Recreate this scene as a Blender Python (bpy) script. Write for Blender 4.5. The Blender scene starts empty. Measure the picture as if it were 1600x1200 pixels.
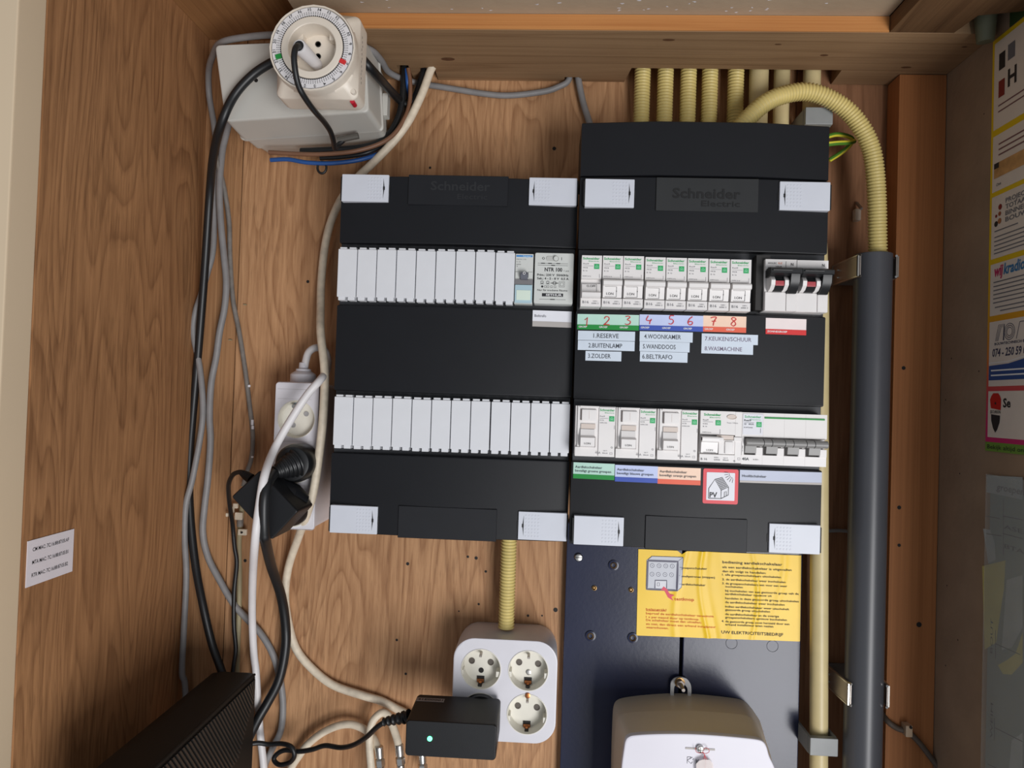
import bpy, bmesh, math, random
from mathutils import Vector, Matrix
random.seed(7)
SC = bpy.context.scene
COL = SC.collection

# ---------------------------------------------------------------- camera, light, exposure
def rot3(y, p, r):
    return Matrix.Rotation(y, 3, 'Z') @ Matrix.Rotation(p, 3, 'X') @ Matrix.Rotation(r, 3, 'Y')
FPX = 1130.0
CR = rot3(math.radians(2.8), math.radians(1.2), math.radians(-1.87))
CC = Vector((0, -0.72, 0))
cam_d = bpy.data.cameras.new('camera'); cam = bpy.data.objects.new('camera', cam_d); COL.objects.link(cam)
cam_d.sensor_width = 36.0; cam_d.lens = FPX/1600*36.0; cam_d.clip_start = 0.01
M3 = Matrix((CR.col[0], CR.col[2], -CR.col[1])).transposed()
cam.matrix_world = Matrix.Translation(CC) @ M3.to_4x4()
SC.camera = cam
vs = SC.view_settings
vs.view_transform = 'Standard'; vs.look = 'None'; vs.exposure = 0.0; vs.gamma = 1.0; vs.use_curve_mapping = False

W = bpy.data.worlds.new('world'); SC.world = W; W.use_nodes = True
bg = W.node_tree.nodes['Background']; bg.inputs[0].default_value = (0.86, 0.92, 1.0, 1); bg.inputs[1].default_value = 0.30

def area(name, loc, target, sx, sy, power, color):
    l = bpy.data.lights.new(name, 'AREA'); l.shape = 'RECTANGLE'; l.size = sx; l.size_y = sy
    l.energy = power; l.color = color
    o = bpy.data.objects.new(name, l); COL.objects.link(o); o.location = loc
    o.rotation_euler = (Vector(target)-Vector(loc)).to_track_quat('-Z', 'Y').to_euler()
    return o
area('daylight_window', (0.84, -1.9, -0.80), (0.0, 0.0, 0.0), 0.7, 1.1, 36, (1.0, 0.995, 1.0))

# ---------------------------------------------------------------- photograph measurements -> points in the cupboard
def ray(px, py): return CR @ Vector(((px-800)/FPX, 1, (600-py)/FPX))
def P(px, py, Y):
    d = ray(px, py); return CC + d*((Y-CC.y)/d.y)
def PX(px, py, X):
    d = ray(px, py); return CC + d*((X-CC.x)/d.x)
def PZ(px, py, Z):
    d = ray(px, py); return CC + d*((Z-CC.z)/d.z)
def S(Y): return (Y-CC.y)/FPX            # metres per photo pixel at depth Y

# ---------------------------------------------------------------- materials
def lin(c):
    f = lambda v: (v/255/12.92) if v/255 <= .04045 else ((v/255+.055)/1.055)**2.4
    return (f(c[0]), f(c[1]), f(c[2]), 1)
def nd(nt, t, **k):
    n = nt.nodes.new(t)
    for a, b in k.items(): setattr(n, a, b)
    return n
MATS = {}
def mat(name, col, rough=.5, metal=0.0, var=.06, nscale=60, bump=0.0, bscale=400, spec=.5, coat=0, trans=0, emit=None, alpha=1):
    if name in MATS: return MATS[name]
    m = bpy.data.materials.new(name); m.use_nodes = True; nt = m.node_tree; b = nt.nodes['Principled BSDF']
    b.inputs['Roughness'].default_value = rough; b.inputs['Metallic'].default_value = metal
    b.inputs['Specular IOR Level'].default_value = spec; b.inputs['Coat Weight'].default_value = coat
    b.inputs['Transmission Weight'].default_value = trans; b.inputs['Alpha'].default_value = alpha
    c = lin(col)
    tc = nd(nt, 'ShaderNodeTexCoord')
    if var:
        no = nd(nt, 'ShaderNodeTexNoise'); no.inputs['Scale'].default_value = nscale; no.inputs['Detail'].default_value = 5
        nt.links.new(tc.outputs['Object'], no.inputs['Vector'])
        r = nd(nt, 'ShaderNodeValToRGB')
        r.color_ramp.elements[0].position = .3; r.color_ramp.elements[1].position = .7
        r.color_ramp.elements[0].color = tuple(v*(1-var) for v in c[:3])+(1,)
        r.color_ramp.elements[1].color = tuple(min(1, v*(1+var)) for v in c[:3])+(1,)
        nt.links.new(no.outputs['Fac'], r.inputs[0]); nt.links.new(r.outputs[0], b.inputs['Base Color'])
    else: b.inputs['Base Color'].default_value = c
    if bump:
        n2 = nd(nt, 'ShaderNodeTexNoise'); n2.inputs['Scale'].default_value = bscale; n2.inputs['Detail'].default_value = 3
        nt.links.new(tc.outputs['Object'], n2.inputs['Vector'])
        bp = nd(nt, 'ShaderNodeBump'); bp.inputs['Strength'].default_value = bump; bp.inputs['Distance'].default_value = .001
        nt.links.new(n2.outputs['Fac'], bp.inputs['Height']); nt.links.new(bp.outputs[0], b.inputs['Normal'])
    if emit:
        b.inputs['Emission Color'].default_value = lin(emit[0]); b.inputs['Emission Strength'].default_value = emit[1]
    MATS[name] = m; return m

def wood(name, light, dark, axis='Z', stretch=1.6, across=13.0, rings=9.0, ring_amt=.55, fiber=.35, rough=.6, off=(0, 0, 0), dirt=None, flecks=0):
    """rotary or flat-sawn veneer: contour lines of a stretched noise, plus fine fibres along the grain"""
    if name in MATS: return MATS[name]
    m = bpy.data.materials.new(name); m.use_nodes = True; nt = m.node_tree; b = nt.nodes['Principled BSDF']
    L = nt.links.new
    tc = nd(nt, 'ShaderNodeTexCoord'); mp = nd(nt, 'ShaderNodeMapping')
    sc = {'X': (stretch, across, across), 'Y': (across, stretch, across), 'Z': (across, across, stretch)}[axis]
    mp.inputs['Scale'].default_value = sc; mp.inputs['Location'].default_value = off
    L(tc.outputs['Object'], mp.inputs[0])
    n1 = nd(nt, 'ShaderNodeTexNoise'); n1.inputs['Scale'].default_value = 1.0; n1.inputs['Detail'].default_value = 2.5
    n1.inputs['Roughness'].default_value = .45; n1.inputs['Distortion'].default_value = .35
    L(mp.outputs[0], n1.inputs['Vector'])
    mu = nd(nt, 'ShaderNodeMath', operation='MULTIPLY'); mu.inputs[1].default_value = rings; L(n1.outputs['Fac'], mu.inputs[0])
    fr = nd(nt, 'ShaderNodeMath', operation='FRACT'); L(mu.outputs[0], fr.inputs[0])
    r1 = nd(nt, 'ShaderNodeValToRGB'); e = r1.color_ramp.elements
    e[0].position = 0; e[0].color = (1, 1, 1, 1); e[1].position = 1; e[1].color = (.9, .9, .9, 1)
    q = e.new(.55); q.color = (.62, .62, .62, 1); q = e.new(.8); q.color = (0.12, .12, .12, 1); q = e.new(.88); q.color = (.75, .75, .75, 1)
    L(fr.outputs[0], r1.inputs[0])
    mp2 = nd(nt, 'ShaderNodeMapping')
    k = 26.0
    mp2.inputs['Scale'].default_value = tuple(v*k if v != stretch else v*9 for v in sc)
    L(tc.outputs['Object'], mp2.inputs[0])
    n2 = nd(nt, 'ShaderNodeTexNoise'); n2.inputs['Scale'].default_value = 1.0; n2.inputs['Detail'].default_value = 4; n2.inputs['Roughness'].default_value = .65
    L(mp2.outputs[0], n2.inputs['Vector'])
    n3 = nd(nt, 'ShaderNodeTexNoise'); n3.inputs['Scale'].default_value = 5.0; n3.inputs['Detail'].default_value = 3
    L(tc.outputs['Object'], n3.inputs['Vector'])
    # combine
    a1 = nd(nt, 'ShaderNodeMath', operation='MULTIPLY'); a1.inputs[1].default_value = ring_amt; L(r1.outputs[0], a1.inputs[0])
    a2 = nd(nt, 'ShaderNodeMapRange'); a2.inputs[1].default_value = .3; a2.inputs[2].default_value = .7; a2.inputs[4].default_value = fiber; L(n2.outputs['Fac'], a2.inputs[0])
    a3 = nd(nt, 'ShaderNodeMapRange'); a3.inputs[1].default_value = .3; a3.inputs[2].default_value = .7; a3.inputs[4].default_value = .22; L(n3.outputs['Fac'], a3.inputs[0])
    s1 = nd(nt, 'ShaderNodeMath', operation='ADD'); L(a1.outputs[0], s1.inputs[0]); L(a2.outputs[0], s1.inputs[1])
    s2 = nd(nt, 'ShaderNodeMath', operation='ADD'); L(s1.outputs[0], s2.inputs[0]); L(a3.outputs[0], s2.inputs[1])
    cr = nd(nt, 'ShaderNodeValToRGB'); cr.color_ramp.elements[0].color = lin(dark); cr.color_ramp.elements[1].color = lin(light)
    cr.color_ramp.elements[0].position = .12; cr.color_ramp.elements[1].position = .92
    L(s2.outputs[0], cr.inputs[0])
    out = cr.outputs[0]
    if dirt:
        n4 = nd(nt, 'ShaderNodeTexNoise'); n4.inputs['Scale'].default_value = dirt[1]; n4.inputs['Detail'].default_value = 6
        L(tc.outputs['Object'], n4.inputs['Vector'])
        mr = nd(nt, 'ShaderNodeMapRange'); mr.inputs[1].default_value = dirt[2]; mr.inputs[2].default_value = dirt[2]+.06; L(n4.outputs['Fac'], mr.inputs[0])
        mx = nd(nt, 'ShaderNodeMix', data_type='RGBA'); L(mr.outputs[0], mx.inputs[0]); L(out, mx.inputs[6]); mx.inputs[7].default_value = lin(dirt[0])
        out = mx.outputs[2]
    if flecks:                                          # short dark pores along the grain, gathered in patches
        mp5 = nd(nt, 'ShaderNodeMapping'); mp5.inputs['Scale'].default_value = tuple(420 if v != stretch else 42 for v in sc); L(tc.outputs['Object'], mp5.inputs[0])
        n5 = nd(nt, 'ShaderNodeTexNoise'); n5.inputs['Scale'].default_value = 1.0; n5.inputs['Detail'].default_value = 2; L(mp5.outputs[0], n5.inputs['Vector'])
        n6 = nd(nt, 'ShaderNodeTexNoise'); n6.inputs['Scale'].default_value = 11.0; n6.inputs['Detail'].default_value = 3; L(tc.outputs['Object'], n6.inputs['Vector'])
        ad = nd(nt, 'ShaderNodeMath', operation='ADD'); L(n5.outputs['Fac'], ad.inputs[0]); L(n6.outputs['Fac'], ad.inputs[1])
        mr5 = nd(nt, 'ShaderNodeMapRange'); mr5.inputs[1].default_value = 1.09; mr5.inputs[2].default_value = 1.24; mr5.inputs[4].default_value = flecks; L(ad.outputs[0], mr5.inputs[0])
        mx5 = nd(nt, 'ShaderNodeMix', data_type='RGBA'); L(mr5.outputs[0], mx5.inputs[0]); L(out, mx5.inputs[6]); mx5.inputs[7].default_value = tuple(v*.55 for v in lin(dark)[:3])+(1,)
        out = mx5.outputs[2]
    L(out, b.inputs['Base Color'])
    b.inputs['Roughness'].default_value = rough; b.inputs['Specular IOR Level'].default_value = .3
    bp = nd(nt, 'ShaderNodeBump'); bp.inputs['Strength'].default_value = .25; bp.inputs['Distance'].default_value = .0006
    L(s1.outputs[0], bp.inputs['Height']); L(bp.outputs[0], b.inputs['Normal'])
    MATS[name] = m; return m

PLY = wood('plywood', (204, 158, 116), (138, 95, 62), off=(3.1, 0, 1.2), stretch=2.0, across=13, rings=23, fiber=.40, ring_amt=.36, flecks=.30)
PLY2 = wood('plywood_straight', (190, 144, 102), (132, 91, 58), off=(9, 2, 4), stretch=.5, across=24, rings=10, fiber=.5, ring_amt=.25, flecks=.3)
PLYL = wood('plywood_left', (184, 135, 92), (122, 83, 53), off=(1, 5, 3), stretch=1.9, across=12, rings=24, fiber=.40, ring_amt=.38, flecks=.28)
PLYR = wood('plywood_dark', (176, 128, 94), (116, 78, 52), off=(6, 1, 2), stretch=1.6, across=13, rings=10, ring_amt=.26)
PLYC = wood('plywood_roof', (172, 126, 82), (120, 82, 50), axis='Y', off=(2, 2, 0), stretch=.6, across=16, rings=7, ring_amt=.3)
PINE = wood('pine_beam', (166, 134, 100), (122, 92, 64), axis='X', off=(0, 4, 1), stretch=.9, across=26, rings=7, rough=.7, ring_amt=.35)
PINELIT = wood('pine_lit', (205, 146, 88), (168, 106, 56), axis='X', off=(1, 2, 3), stretch=.6, across=30, rings=5, ring_amt=.3)  # same beam wood, light on its front face put into the colour
RAIL = wood('pine_rail', (120, 90, 62), (80, 56, 36), axis='Y', off=(5, 2, 3), stretch=.9, across=22, rings=6, ring_amt=.35)
POST = wood('pine_post', (196, 130, 80), (150, 94, 54), off=(5, 8, 1), stretch=.5, across=18, rings=4, ring_amt=.3)
BOARD = mat('grey_board', (176, 156, 132), .8, var=.12, nscale=9, bump=.3, bscale=120, spec=.2)
BOARDR = mat('wall_board', (152, 128, 106), .85, var=.10, nscale=25, bump=.35, bscale=160, spec=.2)
CREAM = mat('cream_paint', (214, 192, 162), .45, var=.03, nscale=6)
BLACK = mat('black_plastic', (21, 22, 26), .46, var=.05, nscale=40, bump=.08, bscale=2500, spec=.3)
BLACKG = mat('black_plate', (27, 28, 32), .5, var=.05, bump=.05, bscale=2500, spec=.3)
DKSTRIP = mat('dark_grey_plastic', (42, 43, 47), .42, var=.05)
VOID = mat('black_void', (8, 8, 9), .6, var=0)
LATCH = mat('latch_grey', (208, 211, 220), .42, var=.02)
WHITE = mat('module_white', (220, 221, 225), .4, var=.02)
WARMW = mat('breaker_white', (232, 228, 226), .38, var=.02)
BEIGE = mat('breaker_beige', (214, 200, 190), .45, var=.02)
GREYW = mat('transformer_grey', (208, 210, 206), .45, var=.02)
TIMERC = mat('timer_cream', (226, 215, 200), .4, var=.03)
TIMERD = mat('timer_dial', (226, 222, 222), .4, var=.02)
JBOX = mat('junction_grey', (200, 198, 191), .42, var=.04, nscale=14)
CONDUIT = mat('conduit_yellow', (214, 194, 124), .45, var=.05)
PIPEY = mat('pipe_cream', (208, 190, 142), .42, var=.05)
PVC = mat('pvc_grey', (74, 75, 80), .36, var=.05, nscale=20)
RUBBER = mat('cable_black', (24, 25, 27), .42, var=.08)
CGREY = mat('cable_grey', (134, 132, 132), .5, var=.08, nscale=90)
CGREYD = mat('cable_dirty_grey', (120, 114, 108), .6, var=.2, nscale=120)
COAX = mat('cable_cream', (222, 208, 186), .5, var=.12, nscale=150)
COAXW = mat('cable_white', (226, 222, 222), .45, var=.04)
PALE = mat('cable_pale', (156, 144, 112), .6, var=.08)
BLUE = mat('wire_blue', (38, 84, 150), .45, var=.05)
BROWN = mat('wire_brown', (120, 84, 62), .5, var=.08)
GREENW = mat('wire_green', (76, 128, 40), .4, var=.05)
YELW = mat('wire_yellow', (214, 204, 60), .4, var=.05)
PLATE = mat('meter_plate', (38, 42, 64), .24, var=.14, nscale=14, spec=.3, bump=.04, bscale=300)
METER = mat('meter_white', (218, 215, 224), .4, var=.02, nscale=20)
METERB = mat('meter_body', (214, 198, 176), .42, var=.03, nscale=30)
STEEL = mat('steel', (200, 198, 194), .3, metal=1, var=.05)
BRASS = mat('brass', (150, 120, 80), .35, metal=1, var=.1)
COPPER = mat('copper', (190, 120, 76), .3, metal=1, var=.1)
GALV = mat('galvanised', (168, 160, 154), .42, metal=.8, var=.1)
ADPT = mat('adapter_black', (21, 22, 25), .5, spec=.35, var=.06, bump=.1, bscale=2000)
ROUTER = mat('router_black', (20, 21, 21), .5, spec=.25, var=.05, bump=.1, bscale=1500)
SOCK = mat('socket_white', (222, 220, 226), .32, var=.02)
SOCKB = mat('socket_cream', (228, 224, 212), .4, var=.02)
HOLE = mat('hole_dark', (26, 22, 20), .7, var=0)
PAPER = mat('paper_white', (228, 228, 234), .55, var=.02)
INK = mat('ink_black', (36, 36, 40), .6, var=0)
INKG = mat('ink_grey', (110, 110, 116), .6, var=0)
INKW = mat('ink_white', (236, 236, 236), .6, var=0)
INKR = mat('pen_red', (208, 40, 44), .5, var=0)
LOGOG = mat('logo_green', (40, 168, 96), .5, var=0)
GRN = mat('print_green', (24, 140, 58), .5, var=.03)
GRNL = mat('print_pale_green', (186, 222, 208), .5, var=.03)
BLU = mat('print_blue', (58, 84, 176), .5, var=.03)
BLUL = mat('print_pale_blue', (196, 206, 240), .5, var=.03)
ORG = mat('print_orange', (232, 100, 72), .5, var=.03)
ORGL = mat('print_pale_orange', (246, 212, 188), .5, var=.03)
RED = mat('print_red', (212, 44, 44), .5, var=.03)
PVR = mat('sign_red', (220, 66, 76), .45, var=.02)
YEL = mat('sticker_yellow', (248, 204, 34), .42, var=.04, nscale=30)
ORTXT = mat('ink_orange', (216, 98, 34), .6, var=0)
PINK = mat('print_pink', (226, 70, 96), .5, var=0)
LILAC = mat('print_lilac', (206, 208, 216), .5, var=0)
PURPLE = mat('print_slate', (94, 92, 110), .5, var=0)
REDB = mat('toggle_red', (176, 70, 76), .4, var=.03)
TGREY = mat('toggle_grey', (132, 130, 128), .42, var=.03)
LED = mat('led_green', (120, 255, 190), .4, var=0, emit=((90, 255, 170), 3.0))
HBLUE = mat('print_sky_blue', (60, 136, 204), .5, var=0)
HCLEAR = mat('clear_blue', (176, 202, 212), .25, var=.02)
SILV = mat('label_silver', (176, 170, 166), .4, var=.03)
MAGENTA = mat('print_magenta', (190, 40, 96), .5, var=0)
TEAL = mat('print_teal', (50, 120, 170), .5, var=0)
DRED = mat('print_dark_red', (130, 34, 34), .5, var=0)
DGRN = mat('print_dark_green', (52, 74, 40), .5, var=.2, nscale=60)
LGRN = mat('print_lime', (110, 150, 60), .5, var=.05)
SLEEVE = mat('sleeve_grey', (150, 160, 158), .3, var=.12, nscale=30, alpha=.9)
MAPY = mat('map_yellow', (196, 188, 120), .5, var=.06)
MAPG = mat('map_pale_grey', (172, 178, 178), .5, var=.05)
SEAL = mat('seal_clear', (226, 214, 210), .3, var=.03, alpha=.6)
TAN = mat('print_tan', (196, 150, 96), .5, var=.3, nscale=90)

# ---------------------------------------------------------------- mesh helpers
_font = {}
def glyphs(s, bold):
    k = (s, bold)
    if k not in _font:
        cu = bpy.data.curves.new('t', 'FONT'); cu.body = s; cu.resolution_u = 2; cu.offset = bold; cu.size = 1
        o = bpy.data.objects.new('t', cu)
        me = o.to_mesh()
        v = [(x.co.x, x.co.y) for x in me.vertices]; f = [tuple(p.vertices) for p in me.polygons]
        o.to_mesh_clear(); bpy.data.objects.remove(o); bpy.data.curves.remove(cu)
        _font[k] = (v, f)
    return _font[k]
CAP = max(y for x, y in glyphs('H', 0)[0])

class MB:
    def __init__(s): s.bm = bmesh.new()
    def box(s, x0, x1, y0, y1, z0, z1, bev=0, seg=2):
        x0, x1 = sorted((x0, x1)); y0, y1 = sorted((y0, y1)); z0, z1 = sorted((z0, z1))
        v = [s.bm.verts.new((x, y, z)) for x in (x0, x1) for y in (y0, y1) for z in (z0, z1)]
        fs = [s.bm.faces.new([v[i] for i in q]) for q in ((0, 1, 3, 2), (4, 6, 7, 5), (0, 4, 5, 1), (2, 3, 7, 6), (0, 2, 6, 4), (1, 5, 7, 3))]
        if bev:
            es = list({e for f in fs for e in f.edges})
            bmesh.ops.recalc_face_normals(s.bm, faces=fs)
            bmesh.ops.bevel(s.bm, geom=es, offset=bev, segments=seg, profile=.5, affect='EDGES', clamp_overlap=True)
        return s
    def loft(s, rings, cap0=True, cap1=True):
        R = [[s.bm.verts.new(p) for p in r] for r in rings]
        n = len(R[0])
        for a, b in zip(R[:-1], R[1:]):
            for i in range(n): s.bm.faces.new((a[i], a[(i+1) % n], b[(i+1) % n], b[i]))
        if cap0: s.bm.faces.new(R[0][::-1])
        if cap1: s.bm.faces.new(R[-1])
        return s
    def grid(s, rows):
        R = [[s.bm.verts.new(p) for p in r] for r in rows]
        for a, b in zip(R[:-1], R[1:]):
            for i in range(len(a)-1): s.bm.faces.new((a[i], a[i+1], b[i+1], b[i]))
        return s
    def tube(s, pts, r, n=10, cap=True):
        pts = [Vector(p) for p in pts]; rr = r if isinstance(r, (list, tuple)) else [r]*len(pts)
        t0 = (pts[1]-pts[0]).normalized(); up = Vector((0, 1, 0)) if abs(t0.y) < .9 else Vector((1, 0, 0))
        u = t0.cross(up).normalized(); rings = []
        for i, p in enumerate(pts):
            t = (pts[min(i+1, len(pts)-1)]-pts[max(i-1, 0)]).normalized()
            u = (u-t*u.dot(t)).normalized(); w = t.cross(u)
            rings.append([p+(u*math.cos(a)+w*math.sin(a))*rr[i] for a in [2*math.pi*k/n for k in range(n)]])
        return s.loft(rings, cap, cap)
    def cyl(s, a, b, r0, r1=None, n=24): return s.tube([a, b], [r0, r0 if r1 is None else r1], n)
    def lathe(s, c, prof, n=40, cap0=False, cap1=False):
        """prof: list of (radius, y); axis along Y through c=(x,z)"""
        return s.loft([[(c[0]+r*math.cos(2*math.pi*k/n), y, c[1]+r*math.sin(2*math.pi*k/n)) for k in range(n)] for r, y in prof], cap0, cap1)
    def prism(s, pts, fn, a, b):
        """outline pts in 2D mapped by fn(u,v,w), extruded from w=a to w=b"""
        return s.loft([[fn(u, v, a) for u, v in pts], [fn(u, v, b) for u, v in pts]])
    def poly(s, pts, fn):
        s.bm.faces.new([s.bm.verts.new(fn(u, v)) for u, v in pts]); return s
    def ribbon(s, pts, w, fn, closed=False):
        p = [Vector(q) for q in pts]; n = len(p); L = []; Rr = []
        for i in range(n):
            a = p[(i-1) % n] if (closed or i) else p[i]; b = p[(i+1) % n] if (closed or i < n-1) else p[i]
            t = (b-a).normalized(); nn = Vector((-t.y, t.x))*w/2
            L.append(s.bm.verts.new(fn(*(p[i]+nn)))); Rr.append(s.bm.verts.new(fn(*(p[i]-nn))))
        for i in range(n if closed else n-1):
            j = (i+1) % n; s.bm.faces.new((L[i], L[j], Rr[j], Rr[i]))
        return s
    def disc(s, u, v, r, fn, n=16, r_in=None):
        A = [(u+r*math.cos(2*math.pi*k/n), v+r*math.sin(2*math.pi*k/n)) for k in range(n)]
        if r_in is None: return s.poly(A, fn)
        return s.ribbon([(u+(r+r_in)/2*math.cos(2*math.pi*k/n), v+(r+r_in)/2*math.sin(2*math.pi*k/n)) for k in range(n)], r-r_in, fn, True)
    def text(s, t, u, v, h, fn, w=None, al='L', bold=0.0, rot=0.0, slant=0.0):
        vs_, fs = glyphs(t, bold); k = h/CAP
        if not vs_: return s
        x0 = min(x for x, y in vs_); x1 = max(x for x, y in vs_)
        kx = (w/(x1-x0)) if w else k
        ox = {'L': -x0*kx, 'C': -(x0+x1)/2*kx, 'R': -x1*kx}[al]
        c, sn = math.cos(rot), math.sin(rot)
        V = []
        for x, y in vs_:
            a, b = x*kx+ox+slant*y*k, y*k
            V.append(s.bm.verts.new(fn(u+a*c-b*sn, v+a*sn+b*c)))
        for f in fs:
            try: s.bm.faces.new([V[i] for i in f])
            except ValueError: pass
        return s
def FR(Y):                                     # drawing plane facing the camera at depth Y
    return lambda u, v: (u, Y, v)
def rrect(cx, cz, w, h, r, n=6):
    o = []
    for sx, sz, a0 in ((1, 1, 0), (-1, 1, 90), (-1, -1, 180), (1, -1, 270)):
        for k in range(n+1):
            a = math.radians(a0+90*k/n); o.append((cx+sx*(w/2-r)+r*math.cos(a), cz+sz*(h/2-r)+r*math.sin(a)))
    return o
def ringY(o, y): return [(u, y, v) for u, v in o]
def scaled(o, k, c=None):
    cx = sum(p[0] for p in o)/len(o) if c is None else c[0]; cz = sum(p[1] for p in o)/len(o) if c is None else c[1]
    return [(cx+(u-cx)*k, cz+(v-cz)*k) for u, v in o]
def spline(pts, per=8):
    p = [Vector(q) for q in pts]; out = []
    for i in range(len(p)-1):
        a = p[i-1] if i else p[0]*2-p[1]; b = p[i]; c = p[i+1]; d = p[i+2] if i+2 < len(p) else p[-1]*2-p[-2]
        ta, tb = (c-a)*.5, (d-b)*.5
        ch = (c-b).length
        for k in range(per):
            t = k/per; t2, t3 = t*t, t*t*t
            out.append(b*(2*t3-3*t2+1)+ta*(t3-2*t2+t)+c*(3*t2-2*t3)+tb*(t3-t2))
    return out+[p[-1]]
def resample(pts, step):
    out = [pts[0]]; acc = 0
    for a, b in zip(pts[:-1], pts[1:]):
        L = (b-a).length; pos = step-acc
        while pos <= L:
            out.append(a.lerp(b, pos/L)); pos += step
        acc = L-(pos-step)
    return out
def worldloc(o):
    v = Vector((0, 0, 0))
    while o: v += Vector(o.location); o = o.parent
    return v
def obj(name, mb, m, parent=None, label=None, kind=None, local=False, smooth=True, angle=35):
    bm = mb.bm if isinstance(mb, MB) else mb
    bmesh.ops.recalc_face_normals(bm, faces=bm.faces)
    if parent is None:
        xs = [v.co for v in bm.verts]
        lo = Vector([min(c[i] for c in xs) for i in range(3)]); hi = Vector([max(c[i] for c in xs) for i in range(3)])
        off = (lo+hi)/2
    else: off = Vector((0, 0, 0)) if local else worldloc(parent)
    if off.length: bmesh.ops.translate(bm, verts=bm.verts, vec=-off)
    me = bpy.data.meshes.new(name); bm.to_mesh(me); bm.free()
    me.materials.append(m)
    if smooth:
        me.polygons.foreach_set('use_smooth', [True]*len(me.polygons)); me.set_sharp_from_angle(angle=math.radians(angle))
    o = bpy.data.objects.new(name, me); COL.objects.link(o)
    if smooth and len(me.polygons) < 4000:
        wn = o.modifiers.new('weighted_normal', 'WEIGHTED_NORMAL'); wn.keep_sharp = True
    if parent is None: o.location = off
    else: o.parent = parent
    if label: o['label'] = label
    if kind: o['kind'] = kind
    return o
def carve(o, cutters):
    """cut real recesses into a mesh: boolean, evaluated once, helpers removed"""
    tmp = []
    for mb in cutters:
        bmesh.ops.recalc_face_normals(mb.bm, faces=mb.bm.faces); me = bpy.data.meshes.new('cut'); mb.bm.to_mesh(me); mb.bm.free()
        c = bpy.data.objects.new('cut', me); COL.objects.link(c); c.location = -Vector((0, 0, 0)); tmp.append(c)
        bo = o.modifiers.new('b', 'BOOLEAN'); bo.object = c; bo.operation = 'DIFFERENCE'; bo.solver = 'EXACT'
    bpy.context.view_layer.update()
    dg = bpy.context.evaluated_depsgraph_get()
    me = bpy.data.meshes.new_from_object(o.evaluated_get(dg)); m_ = o.data.materials[0]
    o.modifiers.clear(); old = o.data; o.data = me; bpy.data.meshes.remove(old)
    me.materials.clear(); me.materials.append(m_)
    me.set_sharp_from_angle(angle=math.radians(35))
    wn = o.modifiers.new('weighted_normal', 'WEIGHTED_NORMAL'); wn.keep_sharp = True
    for c in tmp: d_ = c.data; bpy.data.objects.remove(c); bpy.data.meshes.remove(d_)
def tag(o, label, cat, group=None):
    o['label'] = label; o['category'] = cat
    if group: o['group'] = group
    return o
def thing(name, label, cat, loc=(0, 0, 0), group=None, rot=None, kind=None):
    o = bpy.data.objects.new(name, None); COL.objects.link(o); o.location = loc; o.empty_display_size = .02
    if rot: o.rotation_euler = rot
    if kind: o['kind'] = kind
    elif label: tag(o, label, cat, group)
    return o
def dup(root, delta, label=None, group=None):
    kids = {}
    def cp(o, par):
        c = o.copy(); COL.objects.link(c)
        if par: c.parent = par
        for ch in [x for x in list(COL.objects) if x.parent == o and x not in kids]: kids[cp(ch, c)] = 1
        kids[c] = 1
        return c
    r = cp(root, None); r.location = Vector(root.location)+Vector(delta)
    if label: r['label'] = label
    return r

# ================================================================= THE CUPBOARD
LX, RX, ZB, ZF = -0.358, 0.368, 0.32, -0.95
wb = thing('wall_back', None, None, (0, 0, -.3), kind='structure')
s1, s2 = P(378, 300, 0).x, 0.236
obj('board', MB().box(LX, s1-.0008, 0, .015, ZF, .36), PLY2, wb)
obj('board', MB().box(s1+.0004, s2, 0, .015, ZF, .36), PLY, wb)
obj('board', MB().box(s2+.001, RX+.02, 0.001, .015, ZF, .36), PLYR, wb)
m = MB()
for x, y, r in ((866, 232, 3), (672, 262, 2), (481, 440, 2.5), (637, 881, 2.6), (731, 870, 2), (744, 872, 2.6), (759, 893, 2), (620, 1000, 2), (634, 1053, 2), (825, 962, 2), (868, 953, 3.5), (748, 944, 1.8),
                (717, 955, 1.2), (383, 876, 2.6), (847, 962, 1.4), (742, 1010, 1.2)):
    p = P(x, y, -.0003); m.disc(p.x, p.z, r*S(0), FR(-.0003), 9)
obj('nail_hole', m, HOLE, wb, 'small dark nail holes in the plywood', 'stuff')
m = MB()
for x, y, a, l in ((278+80, 532, .3, 5), (381, 477, .1, 5)): 
    p = P(x, y, -.0006); m.box(p.x, p.x+l*S(0), -.002, -.0002, p.z, p.z+1.4*S(0))
obj('splinter', m, PALE, wb, kind='stuff')
obj('wall_left', MB().box(LX-.015, LX, -.235, .015, ZF, .36), PLYL, kind='structure')
obj('wall_right', MB().box(RX, RX+.015, -.235, .015, ZF, .36), BOARDR, kind='structure')
obj('trim_1', MB().box(LX-.30, LX-.0005, -.262, -.2352, ZF, .42, .0015), CREAM, kind='structure')          # door jamb
obj('trim_2', MB().box(RX+.001, RX+.30, -.262, -.2352, ZF, .42, .0015), CREAM, kind='structure')
obj('floor', MB().box(LX-.015, RX+.015, -.235, .02, ZF-.02, ZF), PLYR, kind='structure')
cl = thing('ceiling', None, None, (0, -.1, .36), kind='structure')
obj('roof_board', MB().box(LX-.015, RX+.015, -.235, .015, .3592, .371), PLYC, cl)
obj('grey_panel', MB().box(-.232, .2793, -.235, -.02, .3342, .346, .0008), BOARD, cl)
m = MB()
for k in range(70):
    u, v = random.uniform(-.17, .25), random.uniform(-.16, -.104)
    m.poly([(u+random.uniform(.0004, .0022)*math.cos(a)*random.uniform(.5, 1.6), v+random.uniform(.0004, .0012)*math.sin(a)) for a in [i*math.pi/3.5 for i in range(7)]], lambda a, b: (a, b, .3340))
obj('paint_speck', m, PAPER, cl, 'white paint specks', 'stuff')
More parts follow.
